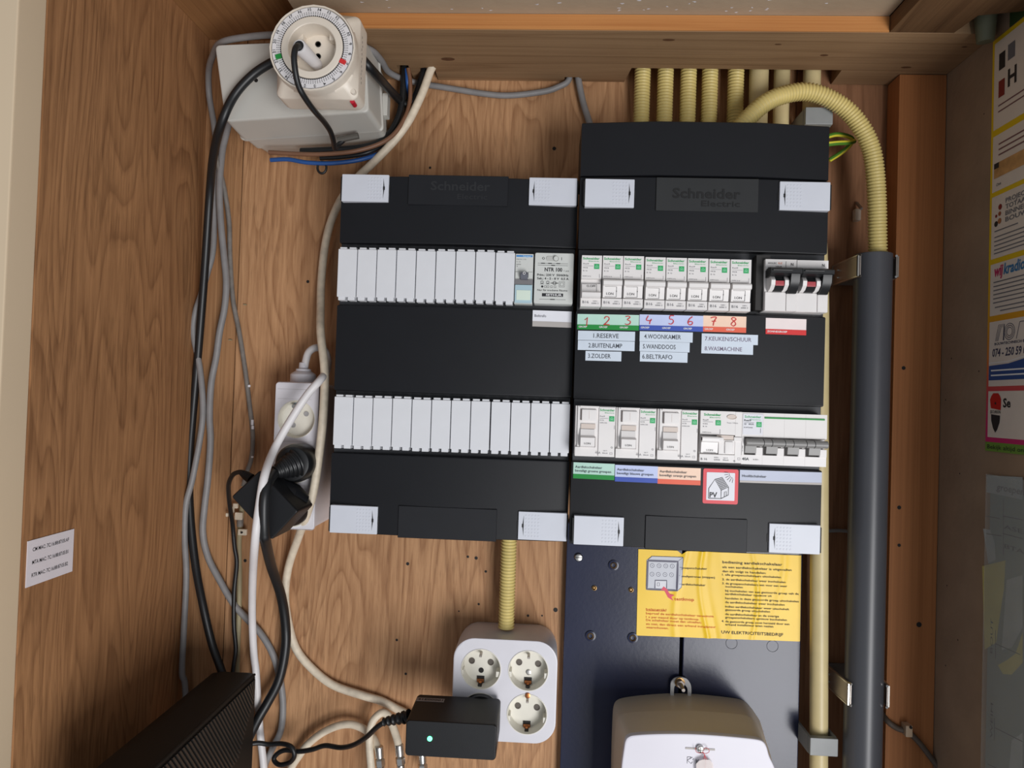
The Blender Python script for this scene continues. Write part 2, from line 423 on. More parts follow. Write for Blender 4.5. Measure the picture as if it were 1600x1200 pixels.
obj('lintel', MB().box(LX-.3, RX+.3, -.262, -.2352, .372, .47), CREAM, cl)
# rear beam with notches cut for the cables and conduits
def zx(px, py): return PZ(px, py, ZB)
xa, xb = zx(977, 120).x, zx(1311, 118).x
n1a, n1b = zx(882, 127).x, zx(905, 127).x
n2a, n2b = zx(624, 112).x, zx(642, 112).x
n3a, n3b = zx(657, 112).x, zx(680, 110).x
yb = -.0005; ny = -.031
out = [(-.222, -.1), (RX-.0005, -.1), (RX-.0005, yb), (xb, yb), (xb-.002, ny), (xa+.004, ny), (xa, yb), (n1b, yb), (n1b, -.010), (n1a, -.010), (n1a, yb),
       (n3b, yb), (n3b, -.03), (n3a, -.026), (n3a, yb), (n2b, yb), (n2b, -.032), (n2a, -.032), (n2a, yb), (-.222, yb)]
bm_ = thing('trim_3', None, None, (0, -.05, ZB), kind='structure')
obj('beam', MB().prism(out, lambda u, v, w: (u, v, w), ZB, .3338), PINE, bm_)
obj('beam_edge', MB().box(-.222, .279, -.1012, -.1, ZB+.0006, .3338), PINELIT, bm_, 'bright sawn front edge')
m = MB()
for px, py, rx, ry in ((700, 92, 11, 6), (1045, 62, 9, 3.5), (1288, 86, 6, 3), (1216, 69, 5, 2), (1416, 105, 8, 3), (1507, 73, 4, 2)):
    c = zx(px, py); m.poly([(c.x+rx*S(-.05)*math.cos(a), c.y+ry*S(-.05)*.9*math.sin(a)) for a in [i*math.pi/7 for i in range(14)]], lambda a, b: (a, b, ZB-.0003))
obj('knot', m, mat('knot_brown', (92, 58, 34), .7, var=.15, nscale=300), bm_, 'dark knots in the beam', 'stuff')
hx = PZ(1495, 48, ZB); hx2 = PZ(1540, 20, ZB)
out = [(.2795, -.1005), (.2795, -.2345), (RX-.0005, -.2345), (RX-.0005, -.135), (hx.x+.004, -.128), (hx.x, -.1005)]
obj('trim_4', MB().prism(out, lambda u, v, w: (u, v, w), ZB+.0004, .3338), RAIL, kind='structure')
c0 = PZ(1560, 62, ZB-.003)
p = thing('pipe_stub', 'pale grey-green pipe end poking through the hole in the top right corner', 'pipe', (RX-.014, -.112, .325))
obj('tube', MB().tube([(RX-.016, -.112, .356), (RX-.013, -.106, .31)], [.011, .0065], 20), mat('stub_green', (100, 102, 82), .6), p)
pl_, pr_ = P(1394, 660, -.025).x, RX-.0004
obj('trim_5', MB().box(pl_, pr_, -.025, -.0002, ZF, ZB-.0004, .001), POST, kind='structure')
m = MB()
for px, py, r in ((1412, 575, 3), (1405, 793, 3), (1405, 852, 2.6), (1436, 976, 4)):
    p = P(px, py, -.0252); m.disc(p.x, p.z, r*S(-.025), FR(-.0252), 10)
o = bpy.data.objects['trim_5']
k_ = obj('knot', m, HOLE, o, 'dark knots and nail heads in the post', 'stuff')
m = MB()
for px, py in ((1487, 560), (1478, 625), (1500, 740), (1530, 580), (1480, 915), (1497, 1000), (1478, 1040), (1538, 178)):
    p = PX(px, py, RX); m.disc(p.y, p.z, 1.2*S(-.05), lambda a, b: (RX-.0003, a, b), 8)
obj('speck', m, HOLE, bpy.data.objects['wall_right'], kind='stuff')

# ================================================================= DISTRIBUTION BOXES
def rect(cx, cy, w, h, Y):
    p = P(cx, cy, Y); k = S(Y); return (p.x-w*k/2, p.x+w*k/2, p.z-h*k/2, p.z+h*k/2)
class Cover:                                   # a softly bowed front
    def __init__(s, x0, x1, yc, sag=.005): s.x0, s.x1, s.yc, s.sag = x0, x1, yc, sag
    def y(s, x): return s.yc+s.sag*((x-(s.x0+s.x1)/2)/((s.x1-s.x0)/2))**2
    def fn(s, d=.0): return lambda u, v: (u, s.y(u)-d, v)
    def panel(s, z0, z1, yb, n=20):
        def ring(z, d): 
            f = [(s.x0+d+(s.x1-s.x0-2*d)*i/n, s.y(s.x0+(s.x1-s.x0)*i/n)+d, z) for i in range(n+1)]
            return f+[(s.x1-d, yb, z), (s.x0+d, yb, z)]
        e = .0012
        return MB().loft([ring(z0, e), ring(z0+e*.3, e*.3), ring(z0+e, 0), ring(z1-e, 0), ring(z1-e*.3, e*.3), ring(z1, e)])
    def sheet(s, x0, x1, z0, z1, d0, th=.00035, n=6):
        f = [(x0+(x1-x0)*i/n, s.y(x0+(x1-x0)*i/n)-d0-th) for i in range(n+1)]
        b = [(x0+(x1-x0)*i/n, s.y(x0+(x1-x0)*i/n)-d0+.0002) for i in range(n+1)][::-1]
        o = f+b
        return MB().loft([[(x, y, z) for x, y in o] for z in (z0, z1)])
def dist_box(cov, z0, z1, strips, label, ext=None, seam_label=None):
    x0, x1 = cov.x0, cov.x1
    t = thing('distribution_box', label, 'fuse box', ((x0+x1)/2, 0, z0))
    obj('back_box', MB().box(x0+.022, x1-.006, -.056, -.0008, z0+.006, (z1 if not ext else ext)-.024, .002), BLACK, t)
    ye = cov.y(x0)
    obj('rim', MB().box(x0+.0015, x1-.0015, ye+.012, -.05, z0+.0015, z1-.0015, .002), BLACK, t)
    for (a, b) in strips:
        obj('module_frame', MB().box(x0+.0006, x1-.0006, ye+.0035, ye+.014, a-.0005, b+.0005, .0005), DKSTRIP, t)
    zs = [z0]+[v for ab in strips for v in ab]+[z1]
    for i in range(0, len(zs), 2):
        obj('cover_panel', cov.panel(zs[i]+.0002, zs[i+1]-.0002, ye+.014), BLACK, t)
    return t
def latch(t, cov, cx, cy, mirror, w=.0415, h=.0240):
    p = P(cx, cy, cov.yc+.003); x0, x1 = p.x-w/2, p.x+w/2; z0, z1 = p.z-h/2, p.z+h/2
    ys = min(cov.y(x0), cov.y(x1))
    k = -1 if mirror else 1; f = lambda u: p.x+k*u            # +u points to the box centre
    l = obj('latch', MB().box(x0, x1, ys-.0022, ys+.004, z0, z1, .0006), LATCH, t, 'white clip-on latch')
    obj('socket_edge', MB().box(f(-w/2-.0012), f(-w/2+.0003), ys-.0012, ys+.004, z0+.0012, z1-.002), VOID, l)
    m = MB()
    for i in range(5):
        for j in range(7): 
            u = w*(.08+.065*i); v = z0+h*(.13+.123*j)
            m.tube([(f(u), ys-.0021, v), (f(u), ys-.0024, v)], [.0009, .0006], 6)
    obj('grip_dots', m, LATCH, l, kind='stuff')
    u = w*.40
    m = MB(); m.poly([(f(u-.0005), z0+.003), (f(u+.0007), (z0+z1)/2), (f(u-.0005), z1-.003)], FR(ys-.00225)); m.box(f(u-.0006), f(u+.0009), ys-.0026, ys-.001, (z0+z1)/2-.0014, (z0+z1)/2+.0014)
    obj('slit', m, VOID, l)
    obj('catch', MB().box(f(w/2-.0002), f(w/2+.0012), ys-.0006, ys+.003, (z0+z1)/2-.0035, (z0+z1)/2+.003), VOID, l)

LC = Cover(-.1870, .0212, -.0975); RC = Cover(.0226, .2305, -.1095)
Z = lambda px, py, Y: P(px, py, Y).z
LS = [(.0022-.0544, .0022), (.0782, .1325)]                     # module strips, left box (z low, z high)
LS[0] = (Z(702, 713.5, -.095), Z(706, 616, -.095)); LS[1] = (Z(712, 480, -.095), Z(715, 383.5, -.095))
RS = [(Z(1088, 728, -.107), Z(1090, 630, -.107)), (Z(1095, 489, -.107), Z(1097, 393, -.107))]
LB = dist_box(LC, -.1216, .1922, LS, 'left black fuse box, filled with white blanking plates')
RB = dist_box(RC, -.1206, .1917, RS, 'right black fuse box, holding the rows of circuit breakers', ext=.238)
# upper extension of the right box, creased along two verticals
xm0, xm1 = P(1026, 230, -.1095).x, P(1188, 230, -.1095).x
def extring(z, d):
    return [(RC.x0+d, -.1035+d, z), (xm0, -.1100+d, z), (xm1, -.1100+d, z), (RC.x1-d, -.1035+d, z), (RC.x1-d, -.05, z), (RC.x0+d, -.05, z)]
obj('extension_cover', MB().loft([extring(.1921, .001), extring(.1927, 0), extring(.2378, 0), extring(.2386, .001)]), BLACK, RB)
# smooth nameplates
def nameplate(t, cov, px0, px1, py0, py1):
    a, b = P(px0, (py0+py1)/2, cov.yc).x, P(px1, (py0+py1)/2, cov.yc).x
    z0, z1 = P((px0+px1)/2, py1, cov.yc).z, P((px0+px1)/2, py0, cov.yc).z
    return obj('nameplate', MB().box(a, b, cov.yc-.0006, cov.yc+.004, z0, z1, .0003, 1), BLACKG, t), a, b, z0, z1
np1, a, b, z0, z1 = nameplate(LB, LC, 638, 794, 274.5, 321)
m = MB(); m.text('Schneider', (a+b)/2+.002, z0+.013, .0075, FR(LC.yc-.00075), w=.052, al='C', bold=.02); m.text('Electric', b-.018, z0+.0055, .0045, FR(LC.yc-.00075), w=.026, al='R')
obj('lettering', m, mat('emboss_faint', (31, 32, 35), .5, var=0), np1)
np2, a, b, z0, z1 = nameplate(RB, RC, 1025, 1185, 278.5, 330.5)
np2.data.materials[0] = mat('logo_plate', (44, 45, 46), .5, var=.05, spec=.35)
def emboss(t, par, u, v, h, w, al, bold):
    m = MB(); m.text(t, u, v, h, FR(RC.yc-.0010), w=w, al=al, bold=bold)
    ret = bmesh.ops.extrude_face_region(m.bm, geom=list(m.bm.faces)); 
    bmesh.ops.translate(m.bm, verts=[g for g in ret['geom'] if isinstance(g, bmesh.types.BMVert)], vec=(0, .0005, 0))
    obj('lettering', m, VOID, par, smooth=False)
p = P(1051, 308.5, RC.yc-.001); q = P(1157, 311.5, RC.yc-.001)
emboss('Schneider', np2, p.x, p.z, .0078, q.x-p.x, 'L', .018)
p = P(1096, 322, RC.yc-.001); q = P(1156, 323.5, RC.yc-.001)
emboss('Electric', np2, p.x, p.z, .0046, q.x-p.x, 'L', .005)
nameplate(LB, LC, 622, 776, 793, 843)
nameplate(RB, RC, 1008, 1167, 808.5, 861)
for c in ((572, 295.5, 0), (864, 301, 1), (554, 811, 0), (847.5, 821.5, 1)): latch(LB, LC, c[0], c[1], c[2])
for c in ((952, 303.5, 0), (1255.5, 308, 1), (935, 828.5, 0), (1239.5, 841, 1)): latch(RB, RC, c[0], c[1], c[2])

# blanking plates of the left box
def blank_mesh(w, zlo, zhi):
    m = MB(); y = -.1008
    m.box(-w/2, w/2, y, y+.012, zlo+.0028, zhi-.0022, .0006, 2)
    for sx in (-1, 1):
        m.box(sx*w*.255-.0030, sx*w*.255+.0030, y+.0008, y+.010, zlo, zlo+.005, .0003, 1)
        m.box(sx*w*.25-.0030, sx*w*.25+.0030, y+.0012, y+.010, zhi-.005, zhi-.0004, .0003, 1)
    return m
def blanks(px_l, px_r, n, py_top, py_bot):
    pc = (px_l+px_r)/2
    xl, xr = P(px_l, (py_top+py_bot)/2, -.1008).x, P(px_r, (py_top+py_bot)/2, -.1008).x
    zhi, zlo = Z(pc, py_top, -.1008), Z(pc, py_bot, -.1008); pitch = (xr-xl)/n; first = None
    for i in range(n):
        if first is None: first = o = obj('blanking_plate', blank_mesh(pitch-.0007, zlo, zhi), WHITE, LB, local=True)
        else: o = first.copy(); COL.objects.link(o); o.parent = LB
        off = worldloc(LB)
        o.location = (xl+pitch*(i+.5)-off.x+(.0004 if i > 7 and n == 12 else 0), random.uniform(-.0003, .0003), -off.z+random.uniform(-.0002, .0002))
blanks(526.5, 804.5, 9, 387.5, 472)
blanks(520.5, 890, 12, 621.5, 707)

# ================================================================= MODULAR DEVICES
def pline(m, pts, w, Y): m.ribbon([(P(x, y, Y).x, P(x, y, Y).z) for x, y in pts], w*S(Y), FR(Y))
def ptext(m, t, px, py, h, w, Y, al='L', bold=0.0, fn=None):
    p = P(px, py, Y); m.text(t, p.x, p.z, h*S(Y), fn or FR(Y), w=w*S(Y) if w else None, al=al, bold=bold)
def logo(par, x, ztop, k, Y, green=True, tw=28, sq=(19.3, 13.2)):
    """manufacturer's lettering and green square on a device front; x, ztop = top left corner, k = metres per photo pixel"""
    m = MB(); m.text('Schneider', x+1.6*k, ztop-6.6*k, 3.4*k, FR(Y), w=(tw-2)*k, bold=.02); m.text('Electric', x+(tw*.38)*k, ztop-10*k, 1.7*k, FR(Y), w=(tw*.58)*k)
    sx, sz = x+sq[0]*k, ztop-sq[1]*k
    m.poly([(sx, sz), (sx+8*k, sz), (sx+8*k, sz-8*k), (sx, sz-8*k)], FR(Y))
    obj('logo', m, LOGOG, par)
    m = MB(); m.ribbon([(sx+2*k, sz-6.4*k), (sx+2*k, sz-3.6*k), (sx+4*k, sz-1.8*k), (sx+6*k, sz-3.6*k), (sx+6*k, sz-6.4*k)], .7*k, FR(Y-.00006))
    m.disc(sx+4*k, sz-5*k, 1.0*k, FR(Y-.00006), 8)
    obj('emblem', m, mat('emblem_pale', (150, 220, 180), .5, var=0), par)

BY = -.1195
def breaker(cx, cy, on, label):
    """1P+N circuit breaker, 17 mm wide; profile in (y, z) swept across its width"""
    k = S(BY); p = P(cx, cy, BY); w = 31.2*k; h = 80.0*k; x0, x1 = p.x-w/2, p.x+w/2; zt, zb = p.z+h/2, p.z-h/2
    t = thing('circuit_breaker', label, 'breaker', (p.x, -.10, zb), 'circuit breakers in the upper row')
    z = lambda v: zt-v*k
    prof = [(BY, zt), (BY-.0002, z(36)), (BY+.004, z(37.5)), (BY+.004, z(66)), (BY, z(67)), (BY, zb), (-.06, zb), (-.06, zt)]
    obj('housing', MB().prism(prof, lambda u, v, q: (q, u, v), x0, x1), WARMW, t)
    if on:
        tg = [(BY+.003, z(37.8)), (BY-.0045, z(38.5)), (BY-.0055, z(41)), (BY-.0052, z(46.5)), (BY-.0018, z(48)), (BY-.0004, z(65.5)), (BY+.003, z(66))]
    else:
        tg = [(BY+.003, z(43.5)), (BY+.001, z(44.2)), (BY-.0012, z(57)), (BY-.0058, z(59.5)), (BY-.0056, z(65)), (BY-.0035, z(67.5)), (BY+.003, z(66))]
    g = obj('toggle', MB().prism(tg, lambda u, v, q: (q, u, v), x0+1.2*k, x1-1.0*k), WARMW, t)
    m = MB()
    def lab(u, v):                               # follows the sloping toggle face
        if on: return (u, BY-.0018+.0014*((zt-v)/k-48)/17.5-.00025, v)
        return (u, BY+.001-.0022*((zt-v)/k-44.2)/12.8-.00025, v)
    if on:
        m.text('I.ON', x0+6.5*k, z(61.5), 3.6*k, lab, w=11*k, bold=.01)
        m.ribbon([(x0+4*k, z(64.6)), (x0+22*k, z(64.6))], .55*k, lab); m.ribbon([(x0+22*k, z(49)), (x0+22*k, z(64.6))], .55*k, lab); m.ribbon([(x0+4*k, z(48.8)), (x0+22*k, z(48.8))], .3*k, lab)
        m.poly([(x0+21.2*k, z(55)), (x0+22.8*k, z(55)), (x0+22*k, z(58))], lab)
    else:
        m.text('O.OFF', x0+8.5*k, z(49.6), 3.2*k, lab, w=14*k, bold=.01); m.ribbon([(x0+24*k, z(44.6)), (x0+24*k, z(56.5))], .5*k, lab); m.ribbon([(x0+2*k, z(44.8)), (x0+24*k, z(44.8))], .3*k, lab)
    obj('lettering', m, INK, g)
    logo(t, x0, zt, k, BY-.0003)
    m = MB(); Y = BY-.0003
    m.text('Resi9', x0+2.4*k, z(14.2), 2.0*k, FR(Y), w=8.5*k); m.text('MCB', x0+2.4*k, z(20.5), 2.0*k, FR(Y), w=7*k); m.text('B 16', x0+2.4*k, z(25.2), 2.0*k, FR(Y), w=6.5*k)
    m.ribbon([(x0+2.2*k, z(16.5)), (x0+18*k, z(16.5))], .35*k, FR(Y)); m.text('R9PFC616', x0+2*k, z(33.6), 1.7*k, FR(Y), w=12.5*k)
    m.ribbon([(x0+27.8*k, z(29)), (x0+27.8*k, z(35))], .5*k, FR(Y))
    m.text('B16', x0+2.8*k, z(75.2), 4.0*k, FR(Y), w=9.6*k); m.text('230V~', x0+19*k, z(72.4), 1.8*k, FR(Y), w=8*k); m.text('6000 3', x0+17*k, z(76), 2.2*k, FR(Y), w=10.5*k)
    obj('print', m, INKG, t)
    return t
xs = [924, 957, 989.5, 1023.5, 1056.5, 1090, 1123.5, 1157.2]; ys = [439, 439.6, 440.2, 442, 443, 443.9, 445, 446]
b0 = breaker(xs[0], ys[0], False, 'leftmost white circuit breaker of the upper row, its toggle switched off')
b1 = breaker(xs[1], ys[1], True, 'white circuit breaker switched on, second from the left in the upper row')
for i in range(2, 8):
    d = P(xs[i], ys[i], BY)-P(xs[1], ys[1], BY)
    dup(b1, (d.x, 0, d.z), 'white circuit breaker switched on, %s in the upper row' % ('', '', 'third from the left', 'fourth from the left', 'fifth from the left', 'sixth from the left', 'second from the right', 'rightmost')[i])

# residual current switches, two modules wide, lower row
def q2(x, y): return P(x, y, BY)
def rccb(label):
    k = S(BY); tl = q2(900.2, 633.5); w = 61.8*k; h = 78.5*k; x0, zt = tl.x, tl.z; x1, zb = x0+w, zt-h
    X = lambda u: x0+u*k
    z = lambda v: zt-v*k
    t = thing('residual_current_switch', label, 'breaker', (x0+w/2, -.10, zb), 'residual current switches in the lower row')
    m = MB().box(x0+3*k, x1, BY+.001, -.06, zb, zt, .0005); m.box(x0, x0+3.2*k, BY+.003, -.06, zb, zt, .0005)
    m.box(x0, X(32), BY-.0003, BY+.004, z(64), zb, .0004); m.box(X(36), x1-.4*k, BY-.0004, BY+.004, z(1), zb+1*k, .0004); m.box(X(6), X(36.2), BY, BY+.004, zt, z(3), .0003, 1)
    obj('housing', m, WARMW, t)
    b = obj('test_button', MB().box(X(9), X(32.5), BY-.0016, BY+.004, z(23), z(5.5), .0007), WARMW, t)
    obj('crease', MB().box(X(20.6), X(20.9), BY-.0018, BY-.001, z(20), z(8)), BEIGE, b)
    obj('button_gap', MB().box(X(7.6), X(9.2), BY-.0002, BY+.002, z(22.5), z(5)), mat('gap_grey', (120, 110, 106), .6, var=0), t)
    obj('toggle_recess', MB().box(X(8.5), X(31), BY-.0002, BY+.002, z(35.5), z(28)), BEIGE, t)
    tg = [(BY+.003, z(36)), (BY-.0008, z(36.2)), (BY-.0018, z(46)), (BY-.0052, z(49)), (BY-.0048, z(62)), (BY-.003, z(63.8)), (BY+.003, z(63.8))]
    g = obj('toggle', MB().prism(tg, lambda u, v, q: (q, u, v), X(8), X(30)), WARMW, t)
    obj('side_gap', MB().box(X(30), X(31.4), BY-.0004, BY+.002, z(63.5), z(48)), mat('gap_grey', (120, 110, 106), .6, var=0), t)
    m = MB(); m.text('I.ON', X(14), z(59.5), 2.8*k, FR(BY-.0056), w=9.5*k); obj('lettering', m, INK, g)
    logo(t, X(35.5), z(.8), k, BY-.0006, tw=25, sq=(16.2, 14.2))
    m = MB(); Y = BY-.0006
    m.text('Resi9', X(37.5), z(16.4), 1.9*k, FR(Y), w=7.5*k); m.text('RCCB', X(37.5), z(22.4), 1.7*k, FR(Y), w=6*k); m.text('R9PRC240', X(37.5), z(26.4), 1.5*k, FR(Y), w=11*k)
    m.ribbon([(X(37.3), z(18.6)), (X(50.5), z(18.6))], .35*k, FR(Y)); m.ribbon([(X(60.2), z(29)), (X(60.2), z(35))], .5*k, FR(Y))
    m.text('40A', X(31.5), z(73.8), 3.2*k, FR(Y), w=8.5*k); m.text('30mA', X(42.5), z(73.4), 2.0*k, FR(Y), w=8.5*k); m.text('type A', X(44), z(69.2), 1.6*k, FR(Y), w=6*k)
    m.ribbon([(X(54), z(71.5)), (X(58), z(71.5)), (X(58), z(74)), (X(54), z(74))], .4*k, FR(Y), True); m.disc(X(57), z(63.5), 1.5*k, FR(Y), 10, 1.0*k)
    obj('print', m, INKG, t)
    return t
r0 = rccb('white residual current switch at the left end of the lower row')
for (x, y), l in (((963.6, 636.2), 'white residual current switch above the blue earth-leakage label'), ((1028.6, 638.5), 'white residual current switch above the orange earth-leakage label')):
    d = q2(x, y)-q2(900.2, 633.5); dup(r0, (d.x, 0, d.z), l)

def rcbo():
    k = S(BY); tl = q2(1095.0, 641.5); w = 63.5*k; h = 79*k; x0, zt = tl.x, tl.z; x1, zb = x0+w, zt-h
    X = lambda u: x0+u*k
    z = lambda v: zt-v*k
    t = thing('residual_current_breaker', 'white breaker with an oval test button, above the solar house sign', 'breaker', (x0+w/2, -.10, zb))
    m = MB().prism([(BY, zt), (BY-.0002, z(36)), (BY+.004, z(37.5)), (BY+.004, z(66)), (BY, z(67)), (BY, zb), (-.06, zb), (-.06, zt)], lambda u, v, q: (q, u, v), x0, X(53))
    m.box(X(53), x1, BY, -.06, zb, zt, .0003, 1); m.box(X(51), x1-.5*k, BY-.0012, BY+.002, z(45), z(39), .0003, 1)
    obj('housing', m, WARMW, t)
    tg = [(BY+.003, z(38.6)), (BY-.0045, z(39.5)), (BY-.0055, z(42)), (BY-.0052, z(46.5)), (BY-.0018, z(48.5)), (BY-.0004, z(64.6)), (BY+.003, z(65))]
    g = obj('toggle', MB().prism(tg, lambda u, v, q: (q, u, v), X(1.5), X(27)).box(X(1.5), X(34), BY-.0053, BY, z(46.2), z(40), .0005), WARMW, t)
    m = MB(); m.text('I.ON', X(10), z(61.8), 2.8*k, lambda u, v: (u, BY-.0018+.0014*((zt-v)/k-48)/17-.0003, v), w=9.5*k); m.ribbon([(X(5), z(64)), (X(24.4), z(64))], .5*k, FR(BY-.0011)); obj('lettering', m, INK, g)
    obj('second_toggle', MB().box(X(37), X(50), BY-.0024, BY+.002, z(65), z(46), .0008).box(X(28), X(52.5), BY-.0010, BY+.003, z(66), z(44), .0005), WARMW, t)
    obj('toggle_recess', MB().box(X(25.5), X(51), BY-.0003, BY+.002, z(43.5), z(37)), BEIGE, t)
    m = MB().lathe((X(47.5), z(8.5)), [(7.5*k, BY-.0001), (7.5*k, BY-.0008), (6.6*k, BY-.0008), (6.2*k, BY-.0003)], 24, False, True)
    for v in m.bm.verts: v.co.z = z(8.5)+(v.co.z-z(8.5))*.5
    obj('test_button', m, BEIGE, t, 'oval test button')
    logo(t, X(3.5), z(1), k, BY-.0004, tw=28, sq=(19.5, 13))
    m = MB(); Y = BY-.0004
    m.text('Resi9', X(4), z(15.2), 2*k, FR(Y), w=8*k); m.text('RCBO', X(4), z(21), 1.7*k, FR(Y), w=7*k); m.text('B 16', X(4), z(25), 1.7*k, FR(Y), w=6*k); m.text('R9PDCA16', X(3.5), z(34), 1.6*k, FR(Y), w=13*k)
    m.ribbon([(X(3.8), z(17)), (X(19), z(17))], .35*k, FR(Y)); m.ribbon([(X(30), z(28)), (X(30), z(35))], .5*k, FR(Y)); m.text('Test / Mois', X(40), z(18.5), 1.7*k, FR(Y), w=17*k)
    m.text('B 16', X(2), z(76), 3.2*k, FR(Y), w=9.5*k); m.text('230V~', X(22), z(72.5), 1.8*k, FR(Y), w=8*k); m.text('6000', X(22), z(76), 2*k, FR(Y), w=9*k); m.text('type A', X(36), z(72.5), 1.6*k, FR(Y), w=7*k); m.text('30mA', X(35.5), z(76), 2*k, FR(Y), w=9*k)
    m.disc(X(53), z(76), 1.3*k, FR(Y), 10, .8*k); m.ribbon([(X(58), z(71)), (X(61.5), z(71)), (X(61.5), z(74)), (X(58), z(74))], .4*k, FR(Y), True)
    obj('print', m, INKG, t)
rcbo()

def main_switch():
    k = S(BY); tl = q2(1159.8, 644.2); w = 128.5*k; h = 79.5*k; x0, zt = tl.x, tl.z; x1, zb = x0+w, zt-h; pw = w/4
    X = lambda u: x0+u*k
    z = lambda v: zt-v*k
    t = thing('main_switch', 'white four-pole main switch with a grey toggle bar, right end of the lower row', 'breaker', (x0+w/2, -.10, zb))
    m = MB()
    for i in range(4):
        a = x0+pw*i; prof = [(BY, zt), (BY-.0004, z(37)), (BY+.005, z(40)), (BY+.005, z(64)), (BY, z(65)), (BY, zb), (-.06, zb), (-.06, zt)]
        m.prism(prof, lambda u, v, q: (q, u, v), a, a+pw-.15*k)
        m.box(a+pw-11*k, a+pw-.15*k, BY-.001, BY+.004, z(65), z(53), .0003, 1)
    m.box(x0, x0+4*k, BY-.0006, BY+.004, z(66), z(37), .0003, 1)
    obj('housing', m, WARMW, t)
    m = MB()
    ring = lambda x, r: [(x, BY-.0028+r*math.sin(a), z(45.5)+r*math.cos(a)) for a in [2*math.pi*i/14 for i in range(14)]]
    m.loft([ring(X(5), 5.2*k), ring(X(5.4), 5.8*k), ring(x1-1.2*k, 5.8*k), ring(x1-.8*k, 5.2*k)])
    for i in range(4):
        a = x0+pw*i; m.prism([(BY+.004, z(49)), (BY-.002, z(50)), (BY-.001, z(62)), (BY+.004, z(64))], lambda u, v, q: (q, u, v), a+5*k, a+22*k)
    g = obj('toggle_bar', m, TGREY, t, 'grey linked toggle bar')
    m = MB()
    for i in range(3):
        for u in (30.5, 43):
            xx = x0+(u+32*i)*k; m.tube([(xx+1.2*k*math.sin(j*.5), BY-.0028-5.95*k*math.cos((j-3)*.4), z(45.5)+5.95*k*math.sin((3-j)*.4)) for j in range(7)], .4*k, 5)
    obj('joint_line', m, VOID, g)
    m = MB()
    for i in range(4): a = x0+pw*i; m.box(a+22*k, a+23.5*k, BY-.0006, BY+.004, z(64), z(57))
    obj('toggle_gap', m, VOID, t)
    obj('label_field', MB().box(X(1.2), X(31.5), BY-.0006, BY, z(34), z(2)), PAPER, t)
    logo(t, X(2), z(1.5), k, BY-.0007, tw=27, sq=(19.5, 12.5))
    m = MB(); m.box(X(34), x1-4*k, BY-.0007, BY-.0001, z(8.5), z(6)); obj('stripe', m, GRN, t)
    m = MB(); Y = BY-.0008
    m.text('Resi9', X(3), z(13.5), 2.8*k, FR(Y), w=10.5*k, bold=.02); m.text('SI  40A', X(3), z(19), 2.2*k, FR(Y), w=15*k, bold=.01); m.text('R9PS440', X(3), z(24), 1.8*k, FR(Y), w=13*k); m.ribbon([(X(3), z(15.6)), (X(18), z(15.6))], .4*k, FR(Y)); m.ribbon([(X(28), z(24)), (X(28), z(31))], .5*k, FR(Y))
    m.text('O.OFF', X(2.4), z(60), 1.5*k, FR(BY-.0009), w=9*k, rot=math.pi/2); m.text('40A', X(1.5), z(73.5), 4*k, FR(BY-.0003), w=10.5*k, bold=.015); m.text('415V~', X(18), z(73), 2*k, FR(BY-.0003), w=9*k)
    obj('print', m, mat('ink_dark_grey', (84, 88, 90), .6, var=0), t)
main_switch()

